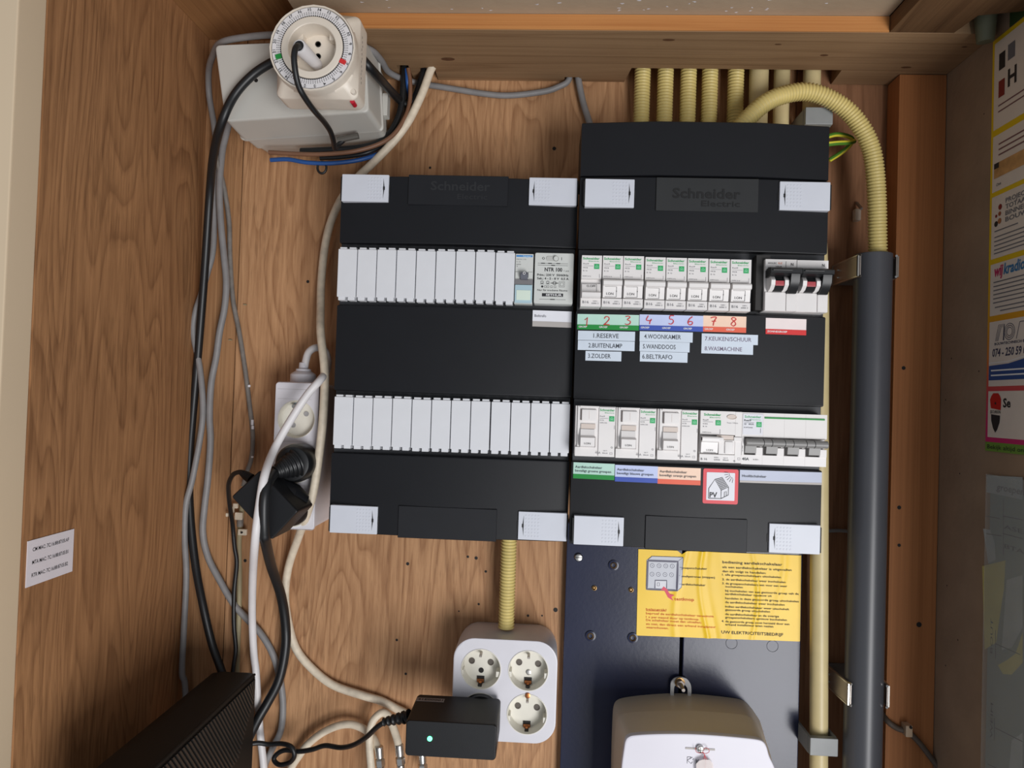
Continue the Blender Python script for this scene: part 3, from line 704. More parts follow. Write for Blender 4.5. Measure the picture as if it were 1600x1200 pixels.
# two older breakers with black handles (upper right)
def old_breaker(px0, py0, label, badge):
    k = S(-.1165); YF = -.1165; tl = P(px0, py0, YF); w = 48.2*k; h = 80*k; x0, zt = tl.x, tl.z; x1, zb = x0+w, zt-h
    X = lambda u: x0+u*k
    z = lambda v: zt-v*k
    t = thing('handle_breaker', label, 'breaker', (x0+w/2, -.10, zb), 'older breakers with black handles')
    prof = [(YF, zt), (YF, z(17)), (YF+.004, z(19)), (YF+.004, z(30)), (YF+.001, z(50)), (YF+.001, zb), (-.06, zb), (-.06, zt)]
    m = MB().prism(prof, lambda u, v, q: (q, u, v), x0, x1-.2*k)
    arch = [(YF+.003, z(24)), (YF-.006, z(28)), (YF-.0095, z(35)), (YF-.009, z(42)), (YF-.005, z(48)), (YF+.001, z(51)), (YF+.004, z(51))]
    for a, b in ((4.5, 10.5), (25, 31)): m.prism(arch, lambda u, v, q: (q, u, v), X(a), X(b))
    m.box(X(32.2), x1-.4*k, YF-.001, YF+.004, zb+.2*k, z(50), .0003, 1); m.box(x0+.3*k, X(31.8), YF-.0005, YF+.004, zb+.2*k, z(51), .0003, 1)
    obj('housing', m, WARMW, t)
    bar = [(YF+.002, z(15.5)), (YF-.010, z(15.8)), (YF-.0135, z(19)), (YF-.0135, z(25)), (YF-.010, z(29)), (YF+.002, z(29))]
    m = MB().prism(bar, lambda u, v, q: (q, u, v), X(1.5), X(48))
    m.box(X(3.5), X(33), YF-.0150, YF-.010, z(22), z(20), .0004)
    arm = [(YF+.003, z(27)), (YF-.0130, z(26)), (YF-.0120, z(38)), (YF-.0085, z(47)), (YF-.004, z(53.5)), (YF+.003, z(53.5))]
    m.prism(arm, lambda u, v, q: (q, u, v), X(32), X(45))
    obj('handle', m, RUBBER, t, 'black linked handle')
    drum = [(YF+.002, z(28)), (YF-.005, z(29)), (YF-.0075, z(36)), (YF-.007, z(43)), (YF-.003, z(49.5)), (YF+.002, z(50))]
    d = obj('barrel', MB().prism(drum, lambda u, v, q: (q, u, v), X(10.6), X(24.9)), RUBBER, t)
    obj('stripe', MB().box(X(11), X(24.6), YF-.0082, YF-.006, z(43), z(35.3), .0005), REDB, d, 'red stripe')
    m = MB(); m.text('N', X(badge), z(9.5), 4.2*k, FR(YF-.0002), w=3.8*k, bold=.02)
    if badge > 38: pass
    if px0 < 1220:
        m.text('HOLEC', X(4), z(7.2), 2.2*k, FR(YF-.0002), w=13*k, bold=.015); m.text('10kA', X(16), z(12.6), 2.6*k, FR(YF-.0002), w=9*k); m.text('B16/1N', X(4), z(14.4), 2*k, FR(YF-.0002), w=9.5*k)
        m.ribbon([(X(31), z(3)), (X(31), z(15))], .6*k, FR(YF-.0002))
    obj('print', m, INK, t)
    if px0 < 1220:
        m = MB(); m.text('BZ', X(19.5), z(7.2), 2.4*k, FR(YF-.0002), w=6*k); obj('orange_print', m, ORTXT, t)
old_breaker(1196.3, 404.8, 'older white breaker with a black handle and red stripe, left one of two', 38.5)
old_breaker(1244.9, 406.3, 'older white breaker with a black handle and red stripe, right one of two', 38.5)
obj('blank_well', MB().box(P(1175, 440, -.1).x, P(1196, 440, -.1).x, -.1120, -.0985, RS[1][0]+.003, RS[1][1]-.003), mat('well_grey', (40, 38, 37), .6, var=0), RB)

# small module with a blue print and the bell transformer, in the left box
def hager():
    Y = -.1005; k = S(Y); tl = P(805.6, 396.0, Y); w = 28.6*k; h = 79*k; x0, zt = tl.x, tl.z; x1, zb = x0+w, zt-h
    X = lambda u: x0+u*k
    z = lambda v: zt-v*k
    t = thing('small_breaker', 'narrow grey breaker with a blue print strip, left of the bell transformer', 'breaker', (x0+w/2, -.09, zb))
    m = MB().box(x0, x1, Y+.001, -.06, zb, zt, .0005); m.box(x0+.4*k, x1-.4*k, Y, Y+.004, z(39), zt-.3*k, .0004); m.box(x0+.4*k, X(9), Y-.001, Y+.003, z(38.5), z(29), .0003, 1); m.box(X(21), x1-.4*k, Y-.001, Y+.003, z(38.5), z(29), .0003, 1)
    obj('housing', m, GREYW, t)
    obj('print_strip', MB().box(X(1.5), x1-1.8*k, Y-.0003, Y, z(5.2), z(2.6)), HBLUE, t)
    m = MB(); m.text('hager', X(12), z(5.4), 2.8*k, FR(Y-.0004), w=13*k, bold=.02); obj('brand_print', m, mat('ink_pale_blue', (170, 205, 235), .5, var=0), t)
    m = MB(); 
    for s_, v, ww in (('MCN 110', 10, 15), ('C 10', 14, 6), ('6000', 18, 7), ('3', 21, 2)): m.text(s_, X(2), z(v), 1.7*k, FR(Y-.0002), w=ww*k)
    obj('print', m, INKG, t)
    tg = [(Y+.002, z(30)), (Y-.006, z(31)), (Y-.007, z(35)), (Y-.004, z(41)), (Y+.002, z(42))]
    g = obj('toggle', MB().prism(tg, lambda u, v, q: (q, u, v), X(9.4), X(20.5)), mat('toggle_dark', (104, 106, 116), .4), t, 'grey toggle')
    m = MB(); m.disc(X(15), z(33), 2.2*k, FR(Y-.0072), 12, 1.4*k); obj('mark', m, INKW, g)
    obj('dark_band', MB().box(x0, x1, Y-.0002, Y+.002, z(48.5), z(40.5)), mat('band_grey', (124, 122, 124), .5), t)
    c = obj('label_window', MB().box(X(.6), x1-.6*k, Y-.0012, Y+.001, zb+1*k, z(49), .0008), HCLEAR, t, 'clear pale blue label window')
    obj('label_card', MB().box(X(3.5), x1-3*k, Y-.0015, Y-.0010, zb+5.5*k, z(58)), mat('card_green', (216, 230, 216), .5, var=.02), c)
hager()
def transformer():
    Y = -.1025; k = S(Y); tl = P(836.0, 394.2, Y); w = 61.2*k; h = 80.5*k; x0, zt = tl.x, tl.z; x1, zb = x0+w, zt-h
    X = lambda u: x0+u*k
    z = lambda v: zt-v*k
    t = thing('bell_transformer', 'light grey bell transformer printed NTR 100 with a small slide switch', 'transformer', (x0+w/2, -.09, zb))
    o1 = rrect((x0+x1)/2, (zt+zb)/2, w, h, 2.6*k, 4)
    obj('housing', MB().loft([ringY(o1, -.06), ringY(o1, Y+.001), ringY(scaled(o1, .99), Y+.0003), ringY(scaled(o1, .975), Y)]), GREYW, t)
    m = MB().loft([ringY(rrect(X(28), z(9.5), 20*k, 7.4*k, 3.6*k), Y-.0001), ringY(rrect(X(28), z(9.5), 20*k, 7.4*k, 3.6*k), Y-.0006)])
    g = obj('slide_switch', m, mat('slot_grey', (190, 190, 186), .5), t)
    obj('knob', MB().lathe((X(33), z(9.5)), [(3.8*k, Y-.0004), (3.8*k, Y-.0022), (3.0*k, Y-.0026)], 20, False, True), GREYW, g)
    m = MB(); F = FR(Y-.00015)
    m.disc(X(33), z(9.5), 4.2*k, FR(Y-.0007), 18, 3.5*k); m.disc(X(13.5), z(9.2), 2.0*k, F, 12, 1.3*k); m.ribbon([(X(42), z(7)), (X(42), z(11.6))], .7*k, F)
    for v in (17.0, 20.0): m.ribbon([(X(5), z(v)), (X(52), z(v))], .45*k, F)
    for v, u in ((17, 13), (17, 24), (17, 37), (20, 29)): m.ribbon([(X(u-3), z(v)), (X(u+3), z(v))], 1.3*k, F)
    m.text('NTR 100', X(16), z(29.5), 5.6*k, F, w=27.5*k, bold=.028); m.text('T 25/E', X(45.5), z(29.5), 1.9*k, F, w=8.5*k)
    m.text('Prim.: 230 V  50/60Hz', X(4.5), z(36.8), 3.2*k, F, w=49*k, bold=.025); m.text('Sek.: 4 - 5 - 8 V  0,5 A', X(4.5), z(42.4), 3.2*k, F, w=49.5*k, bold=.025)
    for u in (12.5, 21.5): m.disc(X(u), z(46.8), 2.4*k, F, 10, 1.7*k); m.ribbon([(X(u-3), z(49.5)), (X(u+3), z(49.5))], .5*k, F)
    m.disc(X(32), z(47.8), 3.0*k, F, 12, 2.2*k); m.ribbon([(X(26), z(47.8)), (X(38), z(47.8))], 1*k, F)
    for a in (4.2, 2.4): m.ribbon([(X(43.5)-a*k, z(49.5)+a*k), (X(43.5)+a*k, z(49.5)+a*k), (X(43.5)+a*k, z(49.5)-a*k), (X(43.5)-a*k, z(49.5)-a*k)], .5*k, F, True)
    m.disc(X(13), z(53.6), 1.9*k, F, 6)
    for u in (18, 22, 27.5, 33): m.ribbon([(X(u-1.5), z(52.3)), (X(u+1.5), z(52.3)), (X(u+1.5), z(55)), (X(u-1.5), z(55))], .5*k, F, True)
    m.text('Nur für trockene Räume', X(5.5), z(60.5), 2.8*k, F, w=47*k, bold=.01)
    m.poly([(X(13), z(64)), (X(46), z(64)), (X(46), z(69)), (X(13), z(69))], F); m.ribbon([(X(9), z(73.5)), (X(50), z(73.5))], .4*k, F); m.ribbon([(X(26), z(73.5)), (X(33), z(73.5))], 1.3*k, F)
    obj('print', m, INK, t)
    m = MB(); m.text('SETHUR', X(19), z(68), 3*k, FR(Y-.0003), w=25*k, bold=.02); obj('brand_print', m, INKW, t)
transformer()

# ================================================================= STICKERS ON THE BOXES
def sticker(t, cov, cx, cy, w, h, parts, label, d=.0001, tilt=0):
    """parts: list of (v0, v1, material) bands as fractions of the height from the bottom"""
    Y = cov.yc+.0012; p = P(cx, cy, Y); k = S(Y); x0, x1 = p.x-w*k/2, p.x+w*k/2; z0, z1 = p.z-h*k/2, p.z+h*k/2
    s = obj('sticker', cov.sheet(x0, x1, z0, z1, d), parts[0][2], t, label)
    for v0, v1, mm in parts[1:]: obj('band', cov.sheet(x0, x1, z0+(z1-z0)*v0, z0+(z1-z0)*v1, d+.0002), mm, s)
    return s, x0, x1, z0, z1, k
def letter(s, cov, lines, m_, d=.0009):
    m = MB()
    for (t, u, v, h, w, bold) in lines: m.text(t, u, v, h, cov.fn(d), w=w, bold=bold)
    return obj('lettering', m, m_, s)
def group_sticker(cx, cy, w, h, n, pale, band, label, word='GROEP'):
    s, x0, x1, z0, z1, k = sticker(RB, RC, cx, cy, w, h, [(0, 1, pale), (0, .32, band)], label)
    letter(s, RC, [(word, x0+(x1-x0)*i/n+2.2*k, z0+3.0*k, 2.6*k, 13*k if word == 'GROEP' else 31*k, .02) for i in range(n)], INKW)
    return s, x0, x1, z0, z1, k
gs = [group_sticker(950.2, 503.2, 95.2, 24.2, 3, GRNL, GRN, 'green group sticker numbered 1, 2, 3'), group_sticker(1048.6, 505, 97.6, 24.6, 3, BLUL, BLU, 'blue group sticker numbered 4, 5, 6'),
      group_sticker(1131.6, 506.8, 66, 25, 2, ORGL, ORG, 'orange group sticker numbered 7, 8')]
group_sticker(1228.6, 510.2, 62.8, 25, 1, mat('print_pale_pink', (236, 222, 220), .5, var=.03), RED, 'red group sticker without a number', 'ZONNEGROEP')
DIG = {1: [[(.15, .7), (.5, 1), (.42, 0)]], 2: [[(.1, .75), (.3, 1), (.65, .95), (.75, .7), (.4, .3), (.05, .02), (.3, .08), (.85, .02)]], 3: [[(.1, .95), (.5, 1), (.7, .85), (.35, .58), (.75, .4), (.7, .12), (.35, 0), (.05, .08)]],
       4: [[(.3, 1), (.05, .5), (.45, .42), (.75, .5)], [(.75, .62), (.55, .3), (.5, 0)]], 5: [[(.8, 1), (.3, .98), (.25, .6), (.6, .55), (.75, .3), (.5, .02), (.1, .05)]], 6: [[(.7, 1), (.3, .7), (.1, .3), (.3, .02), (.65, .1), (.7, .35), (.4, .42), (.15, .3)]],
       7: [[(.05, .9), (.4, 1), (.8, .98), (.5, .5), (.4, 0)], [(.2, .5), (.75, .55)]], 8: [[(.75, .9), (.4, 1), (.2, .8), (.6, .5), (.75, .2), (.45, 0), (.15, .2), (.4, .5), (.75, .75), (.75, .9)]]}
dn = {1: (912, 495.5), 2: (943, 494.5), 3: (976, 494), 4: (1009, 493.5), 5: (1043, 493.5), 6: (1073, 495), 7: (1109, 496), 8: (1140, 496.5)}
for gi, nums in enumerate(((1, 2, 3), (4, 5, 6), (7, 8))):
    m = MB()
    for n in nums:
        Y = RC.yc+.001; k = S(Y); a = P(dn[n][0], dn[n][1]+13.2, Y)
        for stv in DIG[n]:
            pts = spline([(a.x+u*11.5*k, 0, a.z+v*13.2*k) for u, v in stv], 4) if n != 1 else [Vector((a.x+u*11.5*k, 0, a.z+v*13.2*k)) for u, v in stv]
            m.ribbon([(q.x, q.z) for q in pts], 1.25*k, RC.fn(.0010))
    obj('handwriting', m, INKR, gs[gi][0], 'red handwritten numbers')
GLOSS = mat('label_tape', (214, 224, 236), .3, var=.04, nscale=50)
def strip(cx, cy, w, h, text, tx, tw, th=7.2, m_=INK):
    s, x0, x1, z0, z1, k = sticker(RB, RC, cx, cy, w, h, [(0, 1, GLOSS)], 'white label strip reading %s' % text, d=.0004)
    letter(s, RC, [(text, x0+tx*k, (z0+z1)/2-th*.46*k, th*.92*k, tw*k, .006)], m_)
TINK = mat('label_ink', (64, 68, 76), .5, var=0)
TPALE = mat('label_ink_pale', (170, 166, 180), .5, var=0)
strip(947.6, 524.6, 88, 14.6, '1.RESERVE', 24, 39, m_=TINK); strip(947.2, 540, 87.6, 15, '2.BUITENLAMP', 16.5, 52, m_=TINK); strip(942.9, 556.3, 55.4, 15, '3.ZOLDER', 4, 35, m_=TINK)
strip(1040.4, 526.6, 81, 15.6, '4.WOONKAMER', 7, 56, m_=TINK); strip(1038, 542.2, 76.4, 15, '5.WANDDOOS', 5, 50, m_=TINK); strip(1036.6, 558, 72.6, 15.6, '6.BELTRAFO', 3.5, 46, m_=TINK)
strip(1139.6, 530.3, 86, 15.6, '7.KEUKEN/SCHUUR', 5, 71, 6.6, mat('label_ink_mid', (122, 110, 130), .5, var=0)); strip(1135.6, 545.6, 79, 15.4, '8.WASMACHINE', 5, 57, 6.6, mat('label_ink_mid', (122, 110, 130), .5, var=0))
def long_sticker(cx, cy, w, h, pale, band, l1, l2, label):
    s, x0, x1, z0, z1, k = sticker(RB, RC, cx, cy, w, h, [(0, 1, pale), (0, .28, band)], label)
    letter(s, RC, [(l1, x0+3*k, z1-8.6*k, 3.5*k, 41.5*k, .004), (l2, x0+3*k, z1-14.4*k, 3.5*k, 55.5*k, .004)], TINK)
long_sticker(928.1, 736.5, 63.6, 25, GRNL, GRN, 'Aardlekschakelaar', 'beveiligt groene groepen', 'green label reading Aardlekschakelaar beveiligt groene groepen')
long_sticker(994.3, 740.5, 65.4, 25.6, BLUL, BLU, 'Aardlekschakelaar', 'beveiligt blauwe groepen', 'blue label reading Aardlekschakelaar beveiligt blauwe groepen')
long_sticker(1060.6, 743.5, 65.4, 26, ORGL, ORG, 'Aardlekschakelaar', 'beveiligt oranje groepen', 'orange label reading Aardlekschakelaar beveiligt oranje groepen')
s, x0, x1, z0, z1, k = sticker(RB, RC, 1220.8, 746.2, 126.4, 19.2, [(0, 1, mat('label_grey', (190, 196, 214), .5, var=.03)), (0, .16, SILV)], 'pale grey label reading Hoofdschakelaar')
letter(s, RC, [('Hoofdschakelaar', x0+3.5*k, z0+8.5*k, 3.6*k, 37*k, .004)], TINK)
s, x0, x1, z0, z1, k = sticker(LB, LC, 862.6, 498, 61, 25.5, [(0, 1, PAPER), (0, .33, SILV)], 'white label reading Beltrafo with a silver lower band')
letter(s, LC, [('Beltrafo', x0+3.2*k, z1-10.5*k, 3.8*k, 18*k, 0)], INKG)
# solar sign
Y = RC.yc+.0012; p = P(1125.2, 759.8, Y); k = S(Y)
F = RC.fn
pv = obj('solar_sign', MB().loft([[(u, RC.y(u)-d, v) for u, v in rrect(p.x, p.z, 53.6*k, 53.4*k, 2.6*k, 3)] for d in (0, .0005)]), PVR, RB, 'red framed white sign with a house, a sun and PV')
m = MB(); o = rrect(p.x, p.z, 43*k, 42.6*k, 1*k, 2); m.loft([[(u, RC.y(u)-d, v) for u, v in o] for d in (.0004, .0007)]); obj('field', m, PAPER, pv)
c = lambda u, v: (p.x+(u-22)*k, p.z+(21.5-v)*k)               # inside the sign, in photo pixels from its top-left
m = MB(); f = F(.0009)
for pts, w in (([(4, 40), (4, 25), (13, 11), (23, 27), (23, 40), (4, 40)], .9), ([(13, 11), (24, 7.5), (34, 22), (23, 27)], .8), ([(34, 22), (34, 34), (23, 40)], .8), ([(28, 37), (28, 30), (31, 28.5), (31, 35)], .7)):
    m.ribbon([c(*q) for q in pts], w*k, f)
for i in range(1, 6): a, b = i/6, i/6; m.ribbon([c(13+11*a*1, 11-3.5*a), c(23+11*a, 27-5*a)], .55*k, f)
for j in range(1, 7): a = j/7; m.ribbon([c(13+10*a, 11+16*a), c(24+10*a, 7.5+14.5*a)], .5*k, f)
for a in range(6):
    an = math.radians(95+a*17+80); m.ribbon([c(42+9*math.cos(an), 0.5-9*math.sin(an)), c(42+15*math.cos(an), .5-15*math.sin(an))], .55*k, f)
m.ribbon([c(42+7.5*math.cos(math.radians(180+90*i/8)), 1-7.5*math.sin(math.radians(180+90*i/8))) for i in range(8)], .5*k, f)
m.text('PV', *c(5.5, 38.5), 7.6*k, f, w=11.5*k, bold=.02)
obj('drawing', m, INK, pv)

# ================================================================= METER PLATE, STICKER AND METER
PY = -.012
xl, xr = P(884, 900, PY).x, P(1251.5, 1000, PY).x; zt = -.118
gx = P(1064.5, 1020, PY).x
mp_ = thing('meter_board', 'dark blue-black metal meter plate below the right fuse box', 'plate', ((xl+xr)/2, 0, -.45))
obj('panel', MB().box(xl, gx-.0014, PY, -.001, -.50, zt, .001), PLATE, mp_)
obj('panel', MB().box(gx+.0014, xr, PY, -.001, -.50, zt, .001), PLATE, mp_)
obj('slot', MB().box(gx-.003, gx+.003, -.004, -.001, -.50, zt), VOID, mp_)
def fitting(px, py, r_out, r_in, col, name='threaded_hole'):
    q = P(px, py, PY); k = S(PY)
    o = obj(name, MB().lathe((q.x, q.z), [(r_out*k, PY+.0004), (r_out*k, PY-.0012), (r_out*.72*k, PY-.0014), (r_in*k, PY-.0006)], 20, True, True), PLATE if name == 'threaded_hole' else col, mp_)
    if name == 'threaded_hole': obj('insert', MB().lathe((q.x, q.z), [(r_in*1.35*k, PY-.0012), (r_in*k, PY-.0016), (r_in*.9*k, PY-.0008)], 16), BRASS, o)
    obj('bore', MB().lathe((q.x, q.z), [(r_in*k, PY-.0007), (r_in*.3*k, PY-.0003)], 12, False, True), HOLE, o)
    return o
for px, py in ((958.5, 883), (922.5, 993.5), (988.5, 996.5)): fitting(px, py, 8, 3.6, GALV)
for px, py in ((928.5, 918.5), (986, 921.5)): fitting(px, py, 3.8, 1.5, BRASS, 'brass_insert')
for px, py in ((1143, 1005), (1207, 1009.5)):
    q = P(px, py, PY); k = S(PY)
    obj('knockout', MB().lathe((q.x, q.z), [(9*k, PY+.0002), (8.6*k, PY-.0005), (8.2*k, PY+.0002)], 28), PLATE, mp_)
q = P(904, 870.5, PY); k = S(PY)
sc = obj('screw', MB().lathe((q.x, q.z), [(6.6*k, PY), (6.6*k, PY-.0012), (5.2*k, PY-.0024), (2*k, PY-.003)], 24, False, True), STEEL, mp_, 'pale slotted screw')
obj('slot_cut', MB().box(q.x-5*k, q.x+5*k, PY-.0031, PY-.002, q.z-.5*k, q.z+.6*k), VOID, sc)
# yellow instruction sheet, creased by age
SY = PY-.0010
tl, tr, br, bl = [P(x, y, SY) for x, y in ((997.5, 858), (1252, 868), (1250, 1002.5), (994.5, 993))]
def wr(u, v):
    r = 0
    for c, a, w in ((.27, .0009, .018), (.42, .0012, .012), (.46, -.0006, .02), (.70, .0008, .012), (.55, .0005, .03), (.86, .0005, .02)):
        r += a*math.exp(-((u-c-.04*math.sin(3*v+c*9))/w)**2)*(.4+.6*math.sin(2.2*v+c*5)**2)
    return SY-r-.0002*math.sin(9*u)*math.sin(5*v)
rows = []
for j in range(33):
    v = j/32; row = []
    for i in range(131):
        u = i/130; a = tl.lerp(tr, u); b = bl.lerp(br, u); q = a.lerp(b, v)
        if v < .08: 
            q.z -= max(0, .0034*(1-abs(u-.27)/.028))*(1-v/.08)
        row.append((q.x, wr(u, v), q.z))
    rows.append(row)
ins = thing('instruction_sheet', 'yellow creased instruction sheet stuck on the dark meter plate', 'sheet', (bl.x, SY, bl.z))
sh = obj('sheet', MB().grid(rows), YEL, ins, angle=80)
def YS(px, py):                                  # photo pixels -> fraction on the sheet
    q = P(px, py, SY); u = (q.x-bl.x)/(br.x-bl.x); 
    zt_ = tl.z+(tr.z-tl.z)*u; zb_ = bl.z+(br.z-bl.z)*u
    return u, (zt_-q.z)/(zt_-zb_)
def yfn(u, v):
    uu = (u-bl.x)/(br.x-bl.x); zt_ = tl.z+(tr.z-tl.z)*uu; zb_ = bl.z+(br.z-bl.z)*uu
    return (u, wr(uu, (zt_-v)/(zt_-zb_))-.0004, v)
yfn2 = lambda u, v: tuple(Vector(yfn(u, v))-Vector((0, .0001, 0)))
yfn3 = lambda u, v: tuple(Vector(yfn(u, v))-Vector((0, .0002, 0)))
k = S(SY)
def ytext(m, t, px, py, h, w, bold=0): q = P(px, py, SY); m.text(t, q.x, q.z, h*k, yfn, w=w*k, bold=bold)
c16 = lambda X, Yv: (990+X*.16875, 850+Yv*.16878)              # zoomed-crop pixels -> photo pixels
def yp(X, Yv): q = P(*c16(X, Yv), SY); return (q.x, q.z)
m = MB()
for t, X, Yv, wpx, h in (('bediening aardlekschakelaar', 822, 178, 535, 4.2), ('als een aardlekschakelaar is uitgevallen', 822, 222, 618, 3.4), ('dan als volgt te handelen:', 822, 260, 390, 3.4), ('1. alle groepenschakelaars uitschakelen', 820, 292, 525, 3.2),
       ('2. de aardlekschakelaar weer inschakelen', 820, 335, 565, 3.2), ('3. de groepenschakelaars een voor een weer', 820, 372, 580, 3.2), ('inschakelen', 850, 402, 155, 3.0), ('bij inschakelen van een gestoorde groep valt de', 848, 440, 655, 3.2), ('aardlekschakelaar opnieuw uit', 848, 470, 415, 3.2),
       ('handelen in deze gestoorde groep uitschakelen', 848, 510, 655, 3.2), ('de aardlekschakelaar weer inschakelen', 848, 546, 530, 3.2), ('indien aardlekschakelaar weer uitschakelt', 848, 586, 570, 3.2), ('gestoorde groep uitschakelen', 848, 616, 400, 3.2), ('de aardlekschakelaar en de overige', 848, 656, 480, 3.2),
       ('groepenschakelaars opnieuw inschakelen', 848, 686, 550, 3.2), ('4. de gestoorde groep moet hersteld door een', 815, 722, 605, 3.2), ('erkend installateur laten nazien', 848, 752, 430, 3.2), ('UW ELEKTRICITEITSBEDRIJF', 812, 826, 552, 4.6),
       ('groepenschakelaar', 440, 228, 235, 3.2), ('smeltpatronen (stoppen)', 440, 306, 305, 3.2), ('aardlekschakelaar', 440, 380, 220, 3.2)):
    ytext(m, t, *c16(X, Yv), h*.92, wpx*.16875, .008)
obj('lettering', m, INK, sh)
m = MB()
for t, X, Yv, wpx in (('belangrijk!', 115, 612, 185), ('beproef de aardlekschakelaar tenminste', 115, 650, 610), ('1 x per maand door op testknop.', 115, 684, 480), ('De schakelaar moet dan uitvallen;', 115, 712, 500), ('zo niet, dan direct een erkend installateur', 115, 748, 630), ('waarschuwen.', 115, 780, 205)):
    ytext(m, t, *c16(X, Yv), 3.0, wpx*.16875, .006)
m.ribbon([yp(115, 618), yp(300, 622)], .5*k, yfn); ytext(m, 'testknop', *c16(375, 520), 4.4, 180*.16875, .012)
obj('orange_lettering', m, ORTXT, sh)
def dense(L, n=10):
    o = []
    for a, b in zip(L[:-1], L[1:]): o += [(a[0]+(b[0]-a[0])*i/n, a[1]+(b[1]-a[1])*i/n) for i in range(n)]
    return o+[L[-1]]
m = MB()
for (A, B, C_, D_) in (((168, 112), (460, 122), (408, 160), (120, 150)), ((120, 150), (408, 160), (404, 436), (116, 424)), ((408, 160), (460, 122), (445, 400), (404, 436))):
    A, B, C_, D_ = yp(*A), yp(*B), yp(*C_), yp(*D_)
    m.grid([[yfn(*( (A[q_]*(1-u/12)+B[q_]*u/12)*(1-v/6)+(D_[q_]*(1-u/12)+C_[q_]*u/12)*v/6 for q_ in (0, 1))) for u in range(13)] for v in range(7)])
obj('drawn_box', m, LILAC, sh)
m = MB(); m.ribbon(dense([yp(130, 152), yp(408, 162), yp(398, 428), yp(122, 416), yp(130, 152)]), 3.0*k, yfn2); m.ribbon(dense([yp(130, 146), yp(170, 113), yp(458, 122), yp(442, 398), yp(402, 432)]), .7*k, yfn2); m.ribbon(dense([yp(408, 160), yp(458, 122)]), .6*k, yfn2)
m.ribbon([yp(196, 408), yp(198, 334), yp(306, 336), yp(304, 410)], 1.7*k, yfn2)
for X, Yv in ((172, 198), (235, 200), (297, 202), (357, 204), (170, 278), (228, 280), (290, 282), (350, 284)):
    a = yp(X, Yv); m.disc(a[0], a[1], 3.4*k, yfn2, 12, 2.8*k); m.disc(a[0]+.2*k, a[1], .7*k, yfn2, 6)
a = yp(228, 372); m.ribbon([(a[0]-1.6*k, a[1]-2.6*k), (a[0]-1.6*k, a[1]+2.6*k), (a[0]+1.6*k, a[1]+2.6*k), (a[0]+1.6*k, a[1]-2.6*k)], .8*k, yfn3, True)
for Yv, X0 in ((214, 425), (290, 420), (368, 420)): m.ribbon([yp(X0, Yv), yp(X0+30, Yv+1)], .6*k, yfn2)
obj('drawn_lines', m, PURPLE, sh)
m = MB(); m.poly([yp(203, 340), yp(300, 342), yp(299, 406), yp(202, 404)], yfn2); obj('drawn_field', m, PAPER, sh)
m = MB(); m.poly([yp(278, 390), yp(320, 425), yp(296, 430), yp(250, 425)], yfn3); m.poly([yp(283, 428), yp(312, 426), yp(336, 462), yp(378, 472), yp(348, 488), yp(368, 524), yp(318, 494)], yfn3); obj('arrow', m, PINK, sh, 'red arrow')

# electricity meter
mt = thing('electricity_meter', 'cream electricity meter with a white front at the bottom of the plate', 'meter', (P(1080, 1150, -.06).x, PY, -.45))
def pts(L, Y): return [(P(x, y, Y).x, Y, P(x, y, Y).z) for x, y in L]
def dens(L, n=4):
    q = spline([(a, 0, b) for a, b in L], n); return [(v.x, v.z) for v in q]
back_o = [(954, 1260), (955, 1180), (957, 1120), (959, 1102), (964, 1094), (975, 1090), (1000, 1086.5), (1040, 1083.5), (1080, 1084), (1120, 1087.5), (1148, 1091), (1160, 1094), (1170, 1102), (1182, 1118), (1190, 1134), (1200, 1180), (1206, 1260)]
mid_o = [(958, 1260), (959, 1190), (962, 1140), (965, 1124), (970, 1117), (982, 1114), (1010, 1111.5), (1045, 1110), (1080, 1110.5), (1120, 1113), (1152, 1116), (1170, 1120), (1180, 1129), (1188, 1142), (1196, 1158), (1208, 1200), (1214, 1260)]
frt_o = [(969, 1268), (970, 1205), (974, 1170), (977, 1155), (983, 1149), (993, 1147), (1015, 1145.5), (1045, 1144.8), (1080, 1145.2), (1120, 1147.5), (1160, 1151), (1184, 1154), (1193, 1158), (1198, 1166), (1202, 1180), (1213, 1208), (1218, 1268)]
def closed(L, Y, n=4):
    d = dens(L, n); r = pts(d, Y); return r+[(r[-1][0], Y, -.46), (r[0][0], Y, -.46)]
R0, R1, R2 = closed(back_o, PY-.0008), closed(mid_o, -.055), closed(frt_o, -.094)
cen = Vector((sum(q[0] for q in R2)/len(R2), 0, -.36))
def inset(R, kx, Y): return [(cen.x+(x-cen.x)*kx, Y, cen.z+(z-cen.z)*kx) for x, y, z in R]
obj('housing', MB().loft([R0, R1, inset(R1, 1.004, -.0556), inset(R2, .99, -.090)]), METERB, mt)
fr_ = obj('front_cover', MB().loft([inset(R2, .995, -.0895), inset(R2, .999, -.0935), inset(R2, .992, -.0950), inset(R2, .975, -.0956)]), METER, mt, 'white front cover')
MY = -.0957; k = S(MY)
q0, q1 = P(1071, 1168.5, MY), P(1117, 1171.5, MY)
obj('slot_bar', MB().box(q0.x, q1.x, MY-.0004, MY+.001, q1.z-1.2*k, q0.z+1*k), mat('slot_bar_grey', (176, 170, 166), .5), fr_)
q = P(1093.5, 1169, MY)
sc = obj('screw', MB().lathe((q.x, q.z), [(5.8*k, MY), (5.8*k, MY-.002), (4.6*k, MY-.0032), (1.5*k, MY-.0036)], 20, False, True), STEEL, mt)
obj('slot_cut', MB().box(q.x-4*k, q.x+4*k, MY-.0038, MY-.003, q.z-.5*k, q.z+.5*k).box(q.x-.5*k, q.x+.5*k, MY-.0038, MY-.003, q.z-4*k, q.z+4*k), VOID, sc)
m = MB(); a = P(1087, 1194, MY); m.text('K', a.x, a.z, 7*k, FR(MY-.0002), w=6*k, bold=.03)
q = P(1079, 1188, MY)
